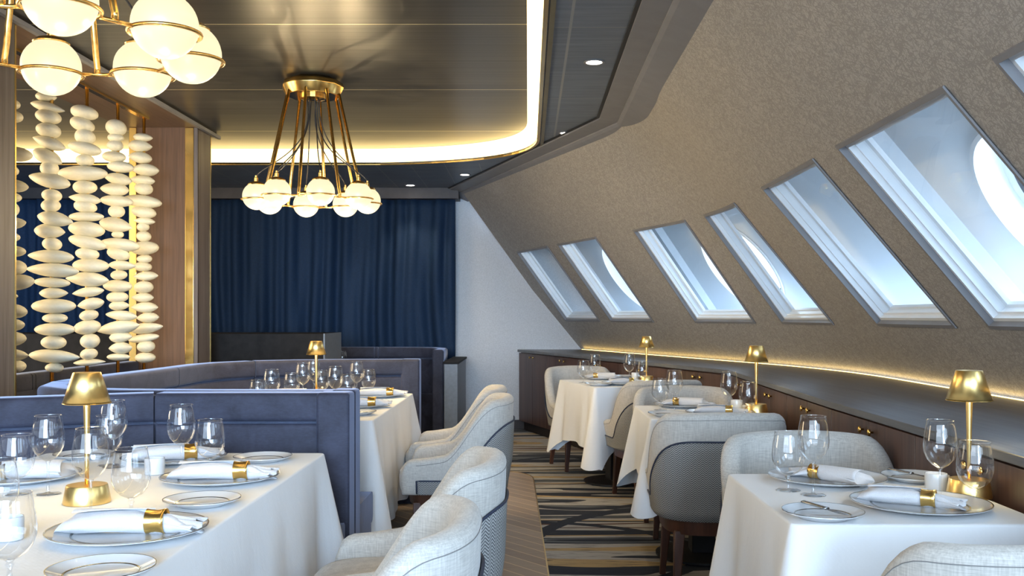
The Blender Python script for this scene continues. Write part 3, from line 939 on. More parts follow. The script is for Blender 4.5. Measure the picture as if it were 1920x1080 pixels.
def seat_run(root, path, depth, side, z1=.45):
    """seat in front of the face line (opposite to thickness)"""
    mb = MB(); a, b = sorted((-side * .005, -side * depth))
    sweep(mb, path, rprof(a, b, .31, z1, .03, 4)); mb.build('seat', M['velvet'], root, auto=50)
    a, b = sorted((-side * .005, -side * (depth - .05)))
    mb = MB(); sweep(mb, path, [(a, 0), (b, 0), (b, .31), (a, .31)]); mb.build('seat_base', M['velvet'], root)

# booth 1: behind the near left table
b1 = thing('booth_bench', 'navy velvet bench behind the near left table, its back dividing the two booths', 'bench', (0, 0, 0), 0, 'navy velvet booths')
pth1 = [Vector(q) for q in ((-2.62, 1.4), (-2.56, 2.4), (-2.42, 3.0), (-2.2, 3.33), (-1.93, 3.52), (-1.5, 3.735), (-1.46, 3.75), (-1.1, 3.76), (-.70, 3.76))]
booth_back(b1, pth1, .95, .12, 1, (6,))
end_band(b1, pth1[-1], (1, 0), (0, 1), .02, .952)
seat_run(b1, [Vector(q) for q in ((-2.62, 1.4), (-2.56, 2.4), (-2.42, 3.0), (-2.2, 3.33), (-1.93, 3.52), (-1.48, 3.745), (-1.1, 3.76), (-.715, 3.76))], .23, 1)
# booth 2: U-shaped round the middle left table
b2 = thing('booth_bench', 'curved navy velvet booth wrapping the middle left table', 'bench', (0, 0, 0), 0, 'navy velvet booths')
c2 = [(-.715, 4.005), (-1.3, 4.005), (-1.65, 4.03), (-1.88, 4.10), (-2.03, 4.25), (-2.11, 4.5), (-2.12, 4.9), (-2.09, 5.3), (-2.07, 5.7), (-2.06, 6.07), (-2.0, 6.30), (-1.85, 6.52), (-1.6, 6.66), (-1.3, 6.73), (-.765, 6.76)]
pth2 = [Vector(q) for q in c2]
pth2r = list(reversed(pth2))
# travel from far right round to near right: the outside of the U is on the right hand
def shift_in(p): return p
booth_back(b2, offset_path(pth2r, -.0)[:], .95, .12, -1, (3, 6, 9))
end_band(b2, pth2[-1], (1, 0), (0, 1), .02, .952)
end_band(b2, (-.70, 4.005), (1, 0), (0, -1), .02, .953, .10, .118)
seat_run(b2, pth2r, .42, -1)
for o in b2.children:
    pass
# booth 3: far bench under the curtain
b3 = thing('booth_bench', 'far navy velvet bench under the curtain beside the grey wall', 'bench', (0, 0, 0), 0, 'navy velvet booths')
pth3 = [Vector(q) for q in ((-4.4, 10.12), (-3.0, 10.12), (-1.62, 10.12), (-1.58, 10.12), (-1.2, 10.11), (-1.02, 10.02), (-.93, 9.85), (-.92, 9.30))]
booth_back(b3, pth3, .93, .10, 1, (2, 3))
end_band(b3, pth3[-1], (0, -1), (1, 0), .02, .932, .10, .10)
seat_run(b3, [Vector(q) for q in ((-4.4, 10.12), (-1.2, 10.12))], .45, 1)
# booth 4: behind the pebble screen
b4 = thing('booth_bench', 'navy velvet bench behind the pebble screen at the left', 'bench', (0, 0, 0), 0, 'navy velvet booths')
pth4 = [Vector(q) for q in ((-3.20, 5.0), (-3.20, 5.96), (-3.20, 6.0), (-3.20, 7.65))]
booth_back(b4, pth4, .90, .12, -1, (1, 2))
seat_run(b4, pth4, .45, -1)

pn = thing('end_partition', 'low grey laminate end panel between the far bench and the grey wall', 'partition', (-.80, 9.15, 0))
MB().box(-.0, .13, 0, 1.2, .08, .80).build('panel', M['grey_laminate'], pn, bev=.004)
MB().box(-.01, .14, -.01, 1.22, .80, .82).build('cap_board', M['black_counter'], pn, bev=.003)
MB().box(.01, .12, .02, 1.2, 0, .08).build('plinth', M['plinth'], pn)
ct = thing('service_counter', 'tall black counter with a window-lit end face standing before the curtain', 'counter', (-1.725, 8.15, 0))
MB().box(-4.6, -.012, 0, .72, 0, 1.107).build('body', M['black_counter'], ct, bev=.004)
MB().box(-.012, 0, .0, .72, 0, 1.107).build('lit_end_face', M['grey_laminate'], ct)  # window light on the counter's end, put in as a paler colour

# ------------------------------------------------------------------ tables and cloths
def table(loc, rz, wx, wy, label):
    t = thing('dining_table', label, 'table', loc, rz, 'dining tables under white cloths')
    MB().box(-wx / 2, wx / 2, -wy / 2, wy / 2, .72, .745).build('tabletop', M['leg'], t, bev=.004)
    if wy > 1.2: cs = (-.45, .45)
    else: cs = (0,)
    for c in cs:
        MB().box(-.06, .06, c - .06, c + .06, .02, .72).build('column', M['black'], t, bev=.004)
        MB().lathe([(.24, .007), (.24, .018), (.06, .03)], 28, c=(0, c, 0)).build('base_plate', M['black'], t)
    return t
def cloth(loc, rz, wx, wy, drop, label, sides=(1, 1, 1, 1), seed=1, tip=.09):
    """sides: drop factors of the right(+x), far(+y), left(-x), near(-y) sides"""
    rnd = random.Random(seed); hx, hy = wx / 2 + .004, wy / 2 + .004; rc = .022
    per = []
    def seg(x0, y0, x1, y1, n):
        for i in range(n): per.append((x0 + (x1 - x0) * i / n, y0 + (y1 - y0) * i / n))
    nx, ny = int(wx / .018), int(wy / .018)
    P = []; Nn = []; side = []; U = []
    def arc(cx, cy, a0, sd):
        for k in range(9):
            a = R_(a0 + 90 * k / 8); P.append((cx + rc * math.cos(a), cy + rc * math.sin(a))); Nn.append((math.cos(a), math.sin(a))); side.append(sd + k / 8)
    for i in range(ny): P.append((hx, -hy + rc + (2 * hy - 2 * rc) * i / ny)); Nn.append((1, 0)); side.append(0)
    arc(hx - rc, hy - rc, 0, 0)
    for i in range(1, nx): P.append((hx - rc - (2 * hx - 2 * rc) * i / nx, hy)); Nn.append((0, 1)); side.append(1)
    arc(-hx + rc, hy - rc, 90, 1)
    for i in range(1, ny): P.append((-hx, hy - rc - (2 * hy - 2 * rc) * i / ny)); Nn.append((-1, 0)); side.append(2)
    arc(-hx + rc, -hy + rc, 180, 2)
    for i in range(1, nx): P.append((-hx + rc + (2 * hx - 2 * rc) * i / nx, -hy)); Nn.append((0, -1)); side.append(3)
    arc(hx - rc, -hy + rc, 270, 3)
    N = len(P); ph = [rnd.uniform(0, 6.28) for _ in range(6)]
    fl = [rnd.uniform(5, 8), rnd.uniform(11, 15), rnd.uniform(19, 24)]
    cor = [(hx, hy), (-hx, hy), (-hx, -hy), (hx, -hy)]
    rows = []
    zt = .752
    # top plane rings toward the centre
    for f in (.0, .5, .9, .96): rows.append([(x * f, y * f, zt + .0012 * (1 - f) * math.sin(9 * x * f + ph[0]) * math.sin(7 * y * f)) for x, y in P])
    er = .007
    for dg in (0, 22, 45, 67, 90):
        ci, si = er * (1 - math.sin(R_(dg))), er * (1 - math.cos(R_(dg)))
        rows.append([(x - n[0] * ci, y - n[1] * ci, zt - si) for (x, y), n in zip(P, Nn)])
    K = 16
    for j in range(1, K + 1):
        v = j / K; r = []
        for (x, y), n, sd in zip(P, Nn, side):
            i0 = int(sd) % 4; fr = sd - int(sd)
            i1 = (i0 + 1) % 4
            dr = drop * (sides[i0] * (1 - fr) + sides[i1] * fr)
            dc = min(math.hypot(x - a, y - b) for a, b in cor)
            pk = math.exp(-(dc / .09) ** 1.3)
            fw = sstep(0, .25, dc)
            u = x * n[1] - y * n[0] if fr == 0 else 0
            fold = (.5 * math.sin(fl[0] * u + ph[1 + i0 % 3]) + .35 * math.sin(fl[1] * u + ph[2]) + .22 * math.sin(fl[2] * u + ph[3]))
            out = .012 * v ** .6 + (.028 * fold + .018) * v ** 1.3 * fw * min(1, drop / .4)
            # beside a corner the cloth tucks in, at the corner it stands out as a pleat
            tuck = math.exp(-((dc - .15) / .06) ** 2)
            out += pk * .10 * v ** 1.05 - tuck * .03 * v
            L = dr + pk * tip * (1 if min(sides[i0], sides[i1]) > .6 else .3) + .012 * fold * v
            # curvature at the table edge
            z = zt - er - L * v
            r.append((x + n[0] * out, y + n[1] * out, z))
        rows.append(r)
    mb = MB(); mb.grid(rows, closed=True)
    o = mb.build('tablecloth', M['cloth'], None, smooth=True)
    o.location = loc; o.rotation_euler = (0, 0, rz)
    return tag(o, label, 'tablecloth', 'white tablecloths')
TBL = [((-1.25, 2.64, 0), 0, 1.01, 1.74, 'long dining table hidden under the near left tablecloth', .52, 'white cloth on the long near left table', (1, .5, .8, 1), 3, .05),
       ((-1.22, 5.43, 0), 0, .94, 1.62, 'long dining table hidden under the middle left tablecloth', .56, 'white cloth on the middle left table inside the curved booth', (1, .42, .42, 1), 5, .02),
       ((.945, 2.675, 0), 0, .62, .74, 'small dining table hidden under the nearest right tablecloth', .42, 'white cloth on the nearest small table by the window cabinets', (1, 1, 1, 1), 8, .14),
       ((.91, 5.03, 0), 0, .62, .72, 'small dining table hidden under the middle right tablecloth', .30, 'white cloth with a low pointed corner on the middle window-side table', (1, 1, 1, 1), 11, .17),
       ((.66, 7.26, 0), R_(15), .62, .86, 'small dining table hidden under the far right tablecloth', .43, 'cream-lit cloth on the farthest window-side table', (1, 1, 1, 1), 14, .15)]
for loc, rz, wx, wy, lb, drop, cl, sd, seed, tip in TBL:
    table(loc, rz, wx - .02, wy - .02, lb); cloth(loc, rz, wx, wy, drop, cl, sd, seed, tip)
# far table behind the counter
table((-1.95, 9.3, 0), 0, .8, .7, 'far dining table mostly hidden behind the booths near the curtain')
cloth((-1.95, 9.3, 0), 0, .82, .72, .3, 'far white tablecloth mostly hidden behind the booths near the curtain', (1, 1, 1, 1), 17, .05)

# ------------------------------------------------------------------ chairs
def chair():
    r = thing('dining_chair', '', 'chair', (0, 0, 0), 0, 'upholstered dining chairs')
    # centre line of the shell (front is +y)
    raw = []
    for k in range(13): raw.append(Vector((.262 + .012 * math.sin(PI * k / 24), .262 - .262 * k / 12)))
    for k in range(1, 60):
        t = PI * k / 60; c, s = math.cos(t), math.sin(t); e = 2 / 2.9
        raw.append(Vector((.274 * math.copysign(abs(c) ** e, c), -.262 * abs(s) ** e)))
    for k in range(12, -1, -1): raw.append(Vector((-.262 - .012 * math.sin(PI * k / 24), .262 - .262 * k / 12)))
    L = [0]
    for a, b in zip(raw, raw[1:]): L.append(L[-1] + (b - a).length)
    N = 72; C = []
    for i in range(N + 1):
        s = L[-1] * i / N; k = 0
        while k < len(L) - 2 and L[k + 1] < s: k += 1
        C.append(raw[k].lerp(raw[k + 1], (s - L[k]) / (L[k + 1] - L[k])))
    Nm = []
    for i in range(N + 1):
        t = (C[min(i + 1, N)] - C[max(i - 1, 0)]).normalized(); Nm.append(Vector((-t.y, t.x)) * -1)
    # make sure normals point outward
    for i in range(N + 1):
        ctr = Vector((0, .26 if abs(C[i].x) > .25 and C[i].y > -.05 else 0))
        ref = C[i] - Vector((0, C[i].y if C[i].y > 0 else 0))
        if Nm[i].dot(ref) < 0: Nm[i] = -Nm[i]
    TK = .066
    def top(i):
        y = C[i].y
        h = .53 + .02 * sstep(.2, .0, y) + .27 * sstep(.055, -.20, y)
        h += .012 * (1 - (C[i].x / .27) ** 2) * sstep(-.1, -.25, y)
        e = L[-1] * min(i, N - i) / N
        if e < .07: h -= .075 * (1 - math.sqrt(max(0, 1 - ((.07 - e) / .07) ** 2)))
        return h
    def lean(z): return -.030 * sstep(.55, .33, z) + .010 * sstep(.5, .84, z)
    def outer(i, z, ex=0): return C[i] + Nm[i] * (TK / 2 + lean(z) + ex)
    ZB = .345
    rows = []
    for i in range(N + 1):
        h = top(i); e = L[-1] * min(i, N - i) / N
        tk = TK * (.55 + .45 * min(1, math.sqrt(max(0, 1 - (max(0, .05 - e) / .05) ** 2))))
        row = []; rr = tk / 2 * .96
        for z in (ZB + .012, ZB + .05, .45, h - .12 if h > .68 else .47, h - rr):
            z = min(z, h - rr)
            p = C[i] + Nm[i] * (tk / 2 + lean(z)); row.append((p.x, p.y, z))
        for k in range(1, 8):
            a = PI * k / 8; p = C[i] + Nm[i] * (tk / 2 * math.cos(a) + lean(h)); row.append((p.x, p.y, h - rr + rr * math.sin(a)))
        for z in (h - rr, h - .12 if h > .68 else .47, .45, ZB + .012):
            z = min(z, h - rr)
            p = C[i] + Nm[i] * (-tk / 2 + lean(z) * .6); row.append((p.x, p.y, z))
        p = C[i] + Nm[i] * (-tk / 2 * .5 + lean(ZB)); row.append((p.x, p.y, ZB))
        p = C[i] + Nm[i] * (tk / 2 * .6 + lean(ZB)); row.append((p.x, p.y, ZB))
        rows.append(row)
    MB().grid(rows, closed=True, capends=True).build('shell', M['linen'], r, smooth=True)
    # herringbone panel on the outside, lower part
    def zp(i):
        y = C[i].y
        return .42 + .285 * sstep(.02, -.26, y)
    ii = [i for i in range(N + 1) if C[i].y < .20]
    vs = []; uv = []; fs = []; K = 8
    s0 = 0
    for a, i in enumerate(ii):
        z1 = zp(i)
        for j in range(K + 1):
            z = ZB + .004 + (z1 - ZB - .004) * j / K; p = outer(i, z, .0035)
            vs.append((p.x, p.y, z)); uv.append((L[-1] * i / N, z))
    for a in range(len(ii) - 1):
        for j in range(K): fs.append((a * (K + 1) + j, (a + 1) * (K + 1) + j, (a + 1) * (K + 1) + j + 1, a * (K + 1) + j + 1))
    me = bpy.data.meshes.new('tweed_panel'); me.from_pydata(vs, [], fs)
    ul = me.uv_layers.new(name='UVMap')
    for l in me.loops: ul.data[l.index].uv = uv[l.vertex_index]
    me.materials.append(M['tweed']); me.polygons.foreach_set('use_smooth', [True] * len(me.polygons))
    o = bpy.data.objects.new('tweed_panel', me); COL.objects.link(o); o.parent = r
    o.modifiers.new('t', 'SOLIDIFY').thickness = .003
    pts = []
    for i in ii: p = outer(i, zp(i), .006); pts.append((p.x, p.y, zp(i)))
    a, b = ii[0], ii[-1]
    st = outer(a, .36, .005); en = outer(b, .36, .005)
    pts = [(st.x, st.y, .355)] + pts + [(en.x, en.y, .355)]
    MB().tube(pts, .0045, 6).build('piping', M['piping'], r, smooth=True)
    # stitched seam following the rim
    pts = []
    for i in range(4, N - 3): z = top(i) - .032; p = outer(i, z, .0005); pts.append((p.x, p.y, z))
    MB().tube(pts, .0011, 4).build('seam', plain('stitching', (.22, .21, .20), .9), r, smooth=True)
    # seat cushion: rounded front
    rows = []
    def ell(sx, sy, z, yo=0): return [(x * sx, .04 + yo + y * sy, z) for x, y in superell(48, 1, 1, 3.6)]
    for sx, sy, z in ((.20, .20, .335), (.243, .245, .345), (.250, .252, .37), (.250, .254, .42), (.247, .250, .445), (.235, .238, .460), (.20, .205, .468), (.10, .11, .473), (.002, .002, .474)):
        rows.append(ell(sx, sy, z))
    MB().grid(rows, closed=True, capends=True).build('seat', M['linen'], r, smooth=True)
    # wooden rail under the shell and four legs
    rows = [[(x * sx, -.005 + y * sy, z) for x, y in superell(48, 1, 1, 3.2)] for sx, sy, z in ((.235, .235, .285), (.245, .245, .285), (.252, .252, .348), (.2, .2, .348))]
    MB().grid(rows, closed=True, capends=True).build('seat_rail', M['leg'], r, auto=40)
    for sx in (-1, 1):
        for sy in (-1, 1):
            x, y = sx * .19, sy * .185
            bx, by = x + sx * .022, y + sy * (.012 if sy > 0 else .055)
            a, b = .024, .0145
            vs = []
            for (cx, cy, cz, h) in ((bx, by, .0, b), (bx * .985, by * .985, .05, b), (x, y, .30, a)):
                vs += [(cx - h, cy - h, cz), (cx + h, cy - h, cz), (cx + h, cy + h, cz), (cx - h, cy + h, cz)]
            fs = [(3, 2, 1, 0), (8, 9, 10, 11)] + [(k * 4 + i, k * 4 + (i + 1) % 4, k * 4 + 4 + (i + 1) % 4, k * 4 + 4 + i) for k in (0, 1) for i in range(4)]
            mb = MB(); mb.add(vs, fs); mb.build('leg', M['leg'], r, bev=.004)
    return r
pc = placer(chair())
FL = .006
for x, y, rz, lb, z in (
    (-.405, 2.05, 90, 'oatmeal barrel chair in the near foreground at the near left table', FL),
    (-.37, 2.90, 90, 'oatmeal chair just behind the foreground one, its seat and far arm in view', FL),
    (-.38, 5.10, 91, 'oatmeal chair at the near end of the middle left table, showing blue piping', FL),
    (-.43, 5.75, 90, 'farthest oatmeal chair at the middle left table', FL),
    (1.00, 2.03, 0, 'oatmeal chair cropped by the lower right corner', 0),
    (.985, 3.27, 180, 'pale chair facing the camera behind the nearest right table', 0),
    (.865, 4.47, 0, 'chair seen from behind showing its grey herringbone back, at the middle right table', 0),
    (.93, 5.60, 180, 'pale chair facing the camera behind the middle right table', 0),
    (.865, 6.64, 15, 'chair seen from behind at the near side of the far right table', 0),
    (.465, 7.985, 195, 'pale chair facing the camera behind the far right table', 0)):
    pc((x, y, z), R_(rz), lb)

# ------------------------------------------------------------------ table ware
ZT = .7525
def lamp():
    r = thing('table_lamp', '', 'table lamp', (0, 0, 0), 0, 'small brass table lamps')
    MB().lathe([(.0595, 0), (.060, .004), (.0525, .046), (.051, .049), (.012, .050), (.0001, .050)], 48).build('base', M['brass'], r, auto=40)
    MB().lathe([(.0055, .049), (.0058, .10), (.0068, .18), (.0088, .255), (.0095, .30)], 20).build('stem', M['brass'], r, smooth=True)
    MB().lathe([(.0605, .266), (.0355, .347), (.034, .349), (.0001, .349)], 56, cap=False).build('lamp_shade', M['brass'], r, auto=40, fix=False).modifiers.new('t', 'SOLIDIFY').thickness = .0015
    MB().lathe([(.0592, .2675), (.0605, .2655), (.0612, .2668), (.0605, .268)], 56, cap=False).build('shade_rim', M['gold'], r)
    MB().lathe([(.012, .285), (.054, .285), (.050, .292), (.012, .292)], 32).build('diffuser', M['bulb'], r)
    return r
pl = placer(lamp())
def put_lamp(px, d, lb):
    x = (px - VPX) * d / F
    pl((x, d, ZT), 0, lb)
    l = bpy.data.lights.new('lamp_glow', 'SPOT'); l.energy = .8; l.color = (1, .74, .34); l.shadow_soft_size = .03; l.spot_size = R_(150); l.spot_blend = .5
    o = bpy.data.objects.new('lamp_glow', l); COL.objects.link(o); o.location = (x + .0, d, ZT + .275)
put_lamp(163, 2.57, 'brass cone-shade lamp on the near left table')
put_lamp(593, 5.88, 'brass cone-shade lamp on the middle left table')
put_lamp(1817, 2.66, 'brass cone-shade lamp on the nearest right table')
put_lamp(1418, 4.95, 'brass cone-shade lamp on the middle right table')
put_lamp(1212, 7.30, 'brass cone-shade lamp on the farthest right table')

def wine(kind):
    if kind == 'wine':
        r = thing('wine_glass', '', 'wine glass', (0, 0, 0), 0, 'tall wine glasses')
        bowl = [(.0045, .092), (.010, .0945), (.022, .102), (.034, .116), (.0415, .134), (.0435, .150), (.0425, .170), (.0385, .195), (.0345, .219), (.0348, .2205)]
        st = [(.0068, .004), (.0045, .012), (.0036, .030), (.0034, .065), (.0042, .085), (.0075, .0935), (.002, .094)]
    else:
        r = thing('water_goblet', '', 'goblet', (0, 0, 0), 0, 'short water goblets')
        bowl = [(.0055, .042), (.014, .045), (.028, .053), (.040, .068), (.0462, .088), (.0468, .105), (.0445, .130), (.040, .155), (.0383, .1655), (.0386, .167)]
        st = [(.0085, .004), (.0052, .010), (.0045, .022), (.0062, .030), (.0085, .034), (.0055, .039), (.0095, .0435), (.002, .044)]
    MB().lathe(bowl, 40, cap=False).build('bowl', M['glass'], r, smooth=True)
    MB().lathe(st, 20).build('stem', M['glass'], r, smooth=True)
    MB().lathe([(.0345, 0), (.0355, .0012), (.030, .0024), (.010, .0042), (.006, .006), (.0001, .006)], 36).build('foot', M['glass'], r, smooth=True)
    # bright rolled rim
    z = bowl[-1][1]; rr = bowl[-1][0]
    MB().tube([(rr * math.cos(2 * PI * i / 40), rr * math.sin(2 * PI * i / 40), z) for i in range(40)], .0007, 5, True).build('rim', M['glass'], r, smooth=True)
    return r
pw = placer(wine('wine')); pg = placer(wine('goblet'))
def W_(px, py, lb): p = T(px, py, ZT); pw((p.x, p.y, ZT), 0, 'wine glass ' + lb)
def G_(px, py, lb): p = T(px, py, ZT); pg((p.x, p.y, ZT), 0, 'short-stemmed water goblet ' + lb)
def Wr(px, rim, lb): d = (CAMZ - ZT - .2205) * F / (rim - HZ); pw(((px - VPX) * d / F, d, ZT), 0, 'wine glass ' + lb)
def Gr(px, rim, lb): d = (CAMZ - ZT - .167) * F / (rim - HZ); pg(((px - VPX) * d / F, d, ZT), 0, 'short-stemmed water goblet ' + lb)
NL = ' on the near left table'
Wr(90, 779, 'left of the brass lamp' + NL); Gr(31, 815, 'before the left napkin' + NL); Gr(-6, 862, 'cut by the left edge, mid height' + NL)
Gr(18, 925, 'largest, in the lower left corner' + NL); Gr(246, 841, 'right of the lamp base' + NL); Wr(170, 803, 'standing in front of the lamp stem' + NL)
Wr(213, 751, 'just right of the lamp shade' + NL); Gr(203, 779, 'behind the lamp shade edge' + NL)
Wr(340, 759, 'before the navy bench, left of a goblet' + NL); Gr(394, 787, 'nearest the bench corner, farthest right' + NL)
ML = ' on the middle left table'
Gr(485, 712.6, 'farthest left' + ML); Wr(509.6, 692.5, 'second from the left' + ML); Gr(547, 699, 'third from the left' + ML)
Wr(568, 681, 'just left of the lamp' + ML); Wr(588, 676, 'behind the lamp stem' + ML); Gr(603, 694.5, 'just right of the lamp stem' + ML)
Wr(629, 687, 'below the black counter corner' + ML); Gr(651, 702, 'low between two wine glasses' + ML); Wr(669, 678.5, 'second from the right' + ML); Gr(691, 692.5, 'farthest right' + ML)
NR = ' on the nearest right table'
Gr(1478, 810, 'left end' + NR); Wr(1525, 780, 'before the far napkin' + NR); Wr(1763, 788, 'left of the lamp' + NR); Gr(1828, 828, 'in front of the lamp stem' + NR)
MR = ' on the middle right table'
Gr(1238, 710, 'at the left end' + MR); Wr(1264.6, 694, 'left, next to a goblet' + MR); Wr(1367, 696.5, 'right, left of the lamp' + MR); Gr(1403, 716, 'before the lamp' + MR)
FR = ' on the farthest right table'
Gr(1093.7, 676, 'at the left end' + FR); Wr(1115, 664.5, 'left side' + FR); Wr(1180, 664.5, 'right, beside a goblet and lamp' + FR); Gr(1204, 677, 'touching the lamp in view' + FR)
# far left table, tumbler-like goblet
pg((-1.78, 9.2, ZT), 0, 'lone distant water goblet in front of the far navy bench')

def plate(name, rad, cat, grp):
    r = thing(name, '', cat, (0, 0, 0), 0, grp)
    k = rad
    MB().lathe([(k * .55, 0), (k * .60, .0), (k * .66, .004), (k * .93, .013), (k, .017), (k * .995, .0195), (k * .93, .0165), (k * .68, .0078), (k * .62, .0055), (.0001, .0052)], 64).build('plate_body', M['china'], r, auto=35)
    MB().lathe([(k * .985, .0188), (k * 1.003, .0185), (k * 1.003, .0202), (k * .985, .0200)], 64, cap=False).build('rim_band', M['china_rim'], r)
    MB().lathe([(k * .675, .0079), (k * .70, .0088), (k * .70, .0094), (k * .675, .0085)], 64, cap=False).build('inner_band', M['china_rim'], r)
    return r
pp = placer(plate('charger_plate', .174, 'plate', 'large charger plates')); ps = placer(plate('side_plate', .099, 'side plate', 'small side plates'))
def CH(px, py, lb): p = T(px, py, ZT + .014); pp((p.x, p.y, ZT), 0, 'large white charger plate ' + lb); return p
def SP(px, py, lb): p = T(px, py, ZT + .014); ps((p.x, p.y, ZT), 0, 'small white side plate ' + lb); return p
C1 = CH(241, 992, 'in the foreground' + NL); C2 = CH(413, 893, 'by the bench corner' + NL); C3 = CH(36, 892, 'at the left frame edge' + NL); C4 = CH(327, 857, 'nearest the navy bench' + NL)
SP(190, 1067, 'lowest in the photo' + NL); SP(379, 937, 'between the two napkin plates' + NL); SP(493, 857, 'at the far right corner' + NL); SP(157, 852, 'behind the lamp, left' + NL)
C5 = CH(1724.6, 942, 'with a ringed napkin, near side' + NR); C6 = CH(1550.6, 894, 'far side' + NR)
S5 = SP(1543, 960, 'with a butter knife, near side' + NR); S6 = SP(1716, 893, 'with a butter knife, far side' + NR)
C7 = CH(1350, 773, 'near side' + MR); C8 = CH(1284, 758, 'far side' + MR); SP(1252, 775, 'left near edge' + MR); SP(1385, 764, 'right end' + MR)
C9 = CH(1172, 717.5, 'near side' + FR); C10 = CH(1128, 707.5, 'far side' + FR); SP(1122, 719.5, 'near left edge' + FR); SP(1170, 705, 'back edge' + FR)
def at(pl_, x, y, lb): o = pl_((x, y, ZT), 0, lb); return Vector((x, y, ZT))
C11 = at(pp, -.95, 5.96, 'large white charger plate far end of the window side' + ML); C12 = at(pp, -.95, 5.27, 'large white charger plate with the nearer gold ring' + ML)
C13 = at(pp, -1.48, 5.85, 'large white charger plate on the booth side' + ML)
at(ps, -.87, 4.88, 'small white side plate beside the divider' + ML)

def napkin():
    r = thing('napkin', '', 'napkin', (0, 0, 0), 0, 'white rolled napkins')
    # long axis x; ring near x=+.06; wide folded end at -x, fan at +x
    st = [(-.155, .047, .016), (-.150, .050, .024), (-.11, .048, .026), (-.05, .042, .026), (0, .034, .026), (.04, .025, .024), (.06, .022, .022), (.08, .025, .023), (.11, .038, .020), (.145, .052, .013), (.158, .050, .006)]
    rows = []; rnd = random.Random(4)
    for i, (x, a, b) in enumerate(st):
        row = []
        for k in range(28):
            t = 2 * PI * k / 28; f = 1 + .07 * math.sin(3 * t + x * 14) + .04 * math.sin(7 * t + x * 30)
            yy = a * math.cos(t) * f; zz = b * (1 + math.sin(t) * f * (1 if math.sin(t) > 0 else .97))
            sk = .02 * math.sin(t + .6) * (1 if x < 0 else -1) * min(1, abs(x) * 9)
            row.append((x + sk, yy, zz + .002 * math.sin(t * 2 + x * 40)))
        rows.append(row)
    MB().grid(rows, closed=True, capends=True).build('roll', M['napkin'], r, smooth=True)
    # overlapping outer flap
    rows = []
    for i in range(12):
        x = -.150 + .19 * i / 11; a = .051 - .026 * (i / 11) ; b = .0275
        row = []
        for k in range(12):
            t = R_(-10 + 128 * k / 11 * (1 - .35 * i / 11)); row.append((x + .012 * k / 11, a * math.cos(t) * 1.03, b * (1 + math.sin(t) * 1.06) + .002))
        rows.append(row)
    o = MB().grid(rows).build('flap', M['napkin'], r, smooth=True); o.modifiers.new('t', 'SOLIDIFY').thickness = .0018
    # fan folds
    rows = []
    for i in range(8):
        u = i / 7; x = .082 + .085 * u; hw = .022 + .035 * u
        rows.append([(x - .012 * math.cos(k * .9) * u, hw * (-1 + 2 * k / 16), .036 + .010 * math.cos(PI * (k / 16 - .5) * 2) * (1 - .5 * u) + .006 * u * math.sin(k * 1.9) - .012 * u) for k in range(17)])
    o = MB().grid(rows).build('fan', M['napkin'], r, smooth=True); o.modifiers.new('t', 'SOLIDIFY').thickness = .002
    mm = Matrix.Translation((.035, 0, .027)) @ Matrix.Rotation(R_(90), 4, 'Y')
    MB().lathe([(.031, .0), (.0285, .012), (.0275, .023), (.0285, .034), (.031, .046), (.0295, .046), (.0262, .034), (.0255, .023), (.0262, .012), (.0295, .0), (.031, 0)], 40, M4=mm, cap=False).build('napkin_ring', M['gold'], r, smooth=True)
    return r
pn_ = placer(napkin())
def NP(p, dx, dy, rz, lb, k=.92):
    o = pn_((p.x + dx, p.y + dy, ZT + .007), R_(rz), 'napkin in a gold ring ' + lb)
    o.scale = (k, k, k)
NP(C1, .01, .0, 3, 'in the foreground' + NL); NP(C2, .01, 0, 4, 'near the bench corner' + NL); NP(C3, .0, 0, 186, 'at the left frame edge' + NL); NP(C4, .0, 0, 20, 'nearest the navy bench' + NL)
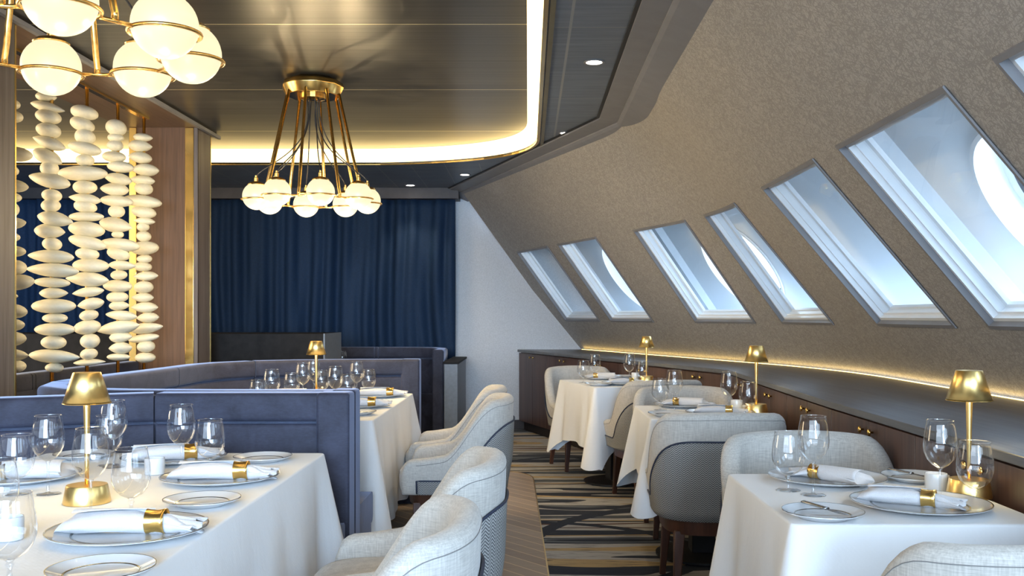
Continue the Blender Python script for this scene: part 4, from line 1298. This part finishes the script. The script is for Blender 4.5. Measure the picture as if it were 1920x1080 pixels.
NP(C5, -.02, .01, -30, 'lying left to right' + NR, .76); NP(C6, -.0, -.02, 128, 'pointing toward the camera' + NR, .76)
NP(C7, -.0, 0, -12, 'near side' + MR, .78); NP(C8, 0, 0, 150, 'far side' + MR, .78)
NP(C9, 0, 0, 5, 'near side' + FR, .78); NP(C10, 0, 0, 165, 'far side' + FR, .78)
NP(C11, .04, 0, 3, 'farther one by the chairs' + ML); NP(C12, .04, 0, 3, 'nearer one by the chairs' + ML); NP(C13, 0, 0, 182, 'booth side' + ML)

def knife():
    r = thing('butter_knife', '', 'butter knife', (0, 0, 0), 0, 'butter knives on side plates')
    MB().grid([[(-.085 + .095 * i / 6, .0065 * (1 + .3 * math.cos(i)) * math.cos(t), .004 + .0038 * math.sin(t)) for t in [2 * PI * k / 10 for k in range(10)]] for i in range(7)], closed=True, capends=True).build('handle', M['silver'], r, smooth=True)
    poly = [(.008, -.004), (.03, -.0085), (.07, -.0095), (.085, -.004), (.088, .004), (.03, .005), (.008, .004)]
    MB().prism(poly, .0025, .0040).build('blade', M['silver'], r)
    return r
pk = placer(knife())
pk((S5.x + .005, S5.y + .005, ZT + .0195), R_(-70), 'steel butter knife on the near side plate' + NR)
pk((S6.x - .015, S6.y + .005, ZT + .0195), R_(-68), 'steel butter knife on the far side plate' + NR)

def pot():
    r = thing('condiment_pot', '', 'pot', (0, 0, 0), 0, 'small white china pots')
    MB().lathe([(.027, 0), (.030, .002), (.031, .048), (.030, .052), (.028, .052), (.027, .010), (.0001, .008)], 32).build('pot_body', M['china'], r, auto=40)
    MB().lathe([(.0265, .040), (.0001, .041)], 28, cap=False).build('contents', M['napkin'], r)
    return r
pq = placer(pot())
def PT(px, py, lb): p = T(px, py, ZT); pq((p.x, p.y, ZT), 0, 'small white china pot ' + lb)
PT(1755, 921, 'between plate and lamp' + NR); PT(290, 889, 'behind the goblet' + NL); PT(17, 1012, 'behind the corner goblet' + NL)
PT(1381, 768, 'left of the lamp' + MR); PT(633, 757, 'beside the lamp' + ML); PT(1191, 711, 'beside the lamp' + FR)
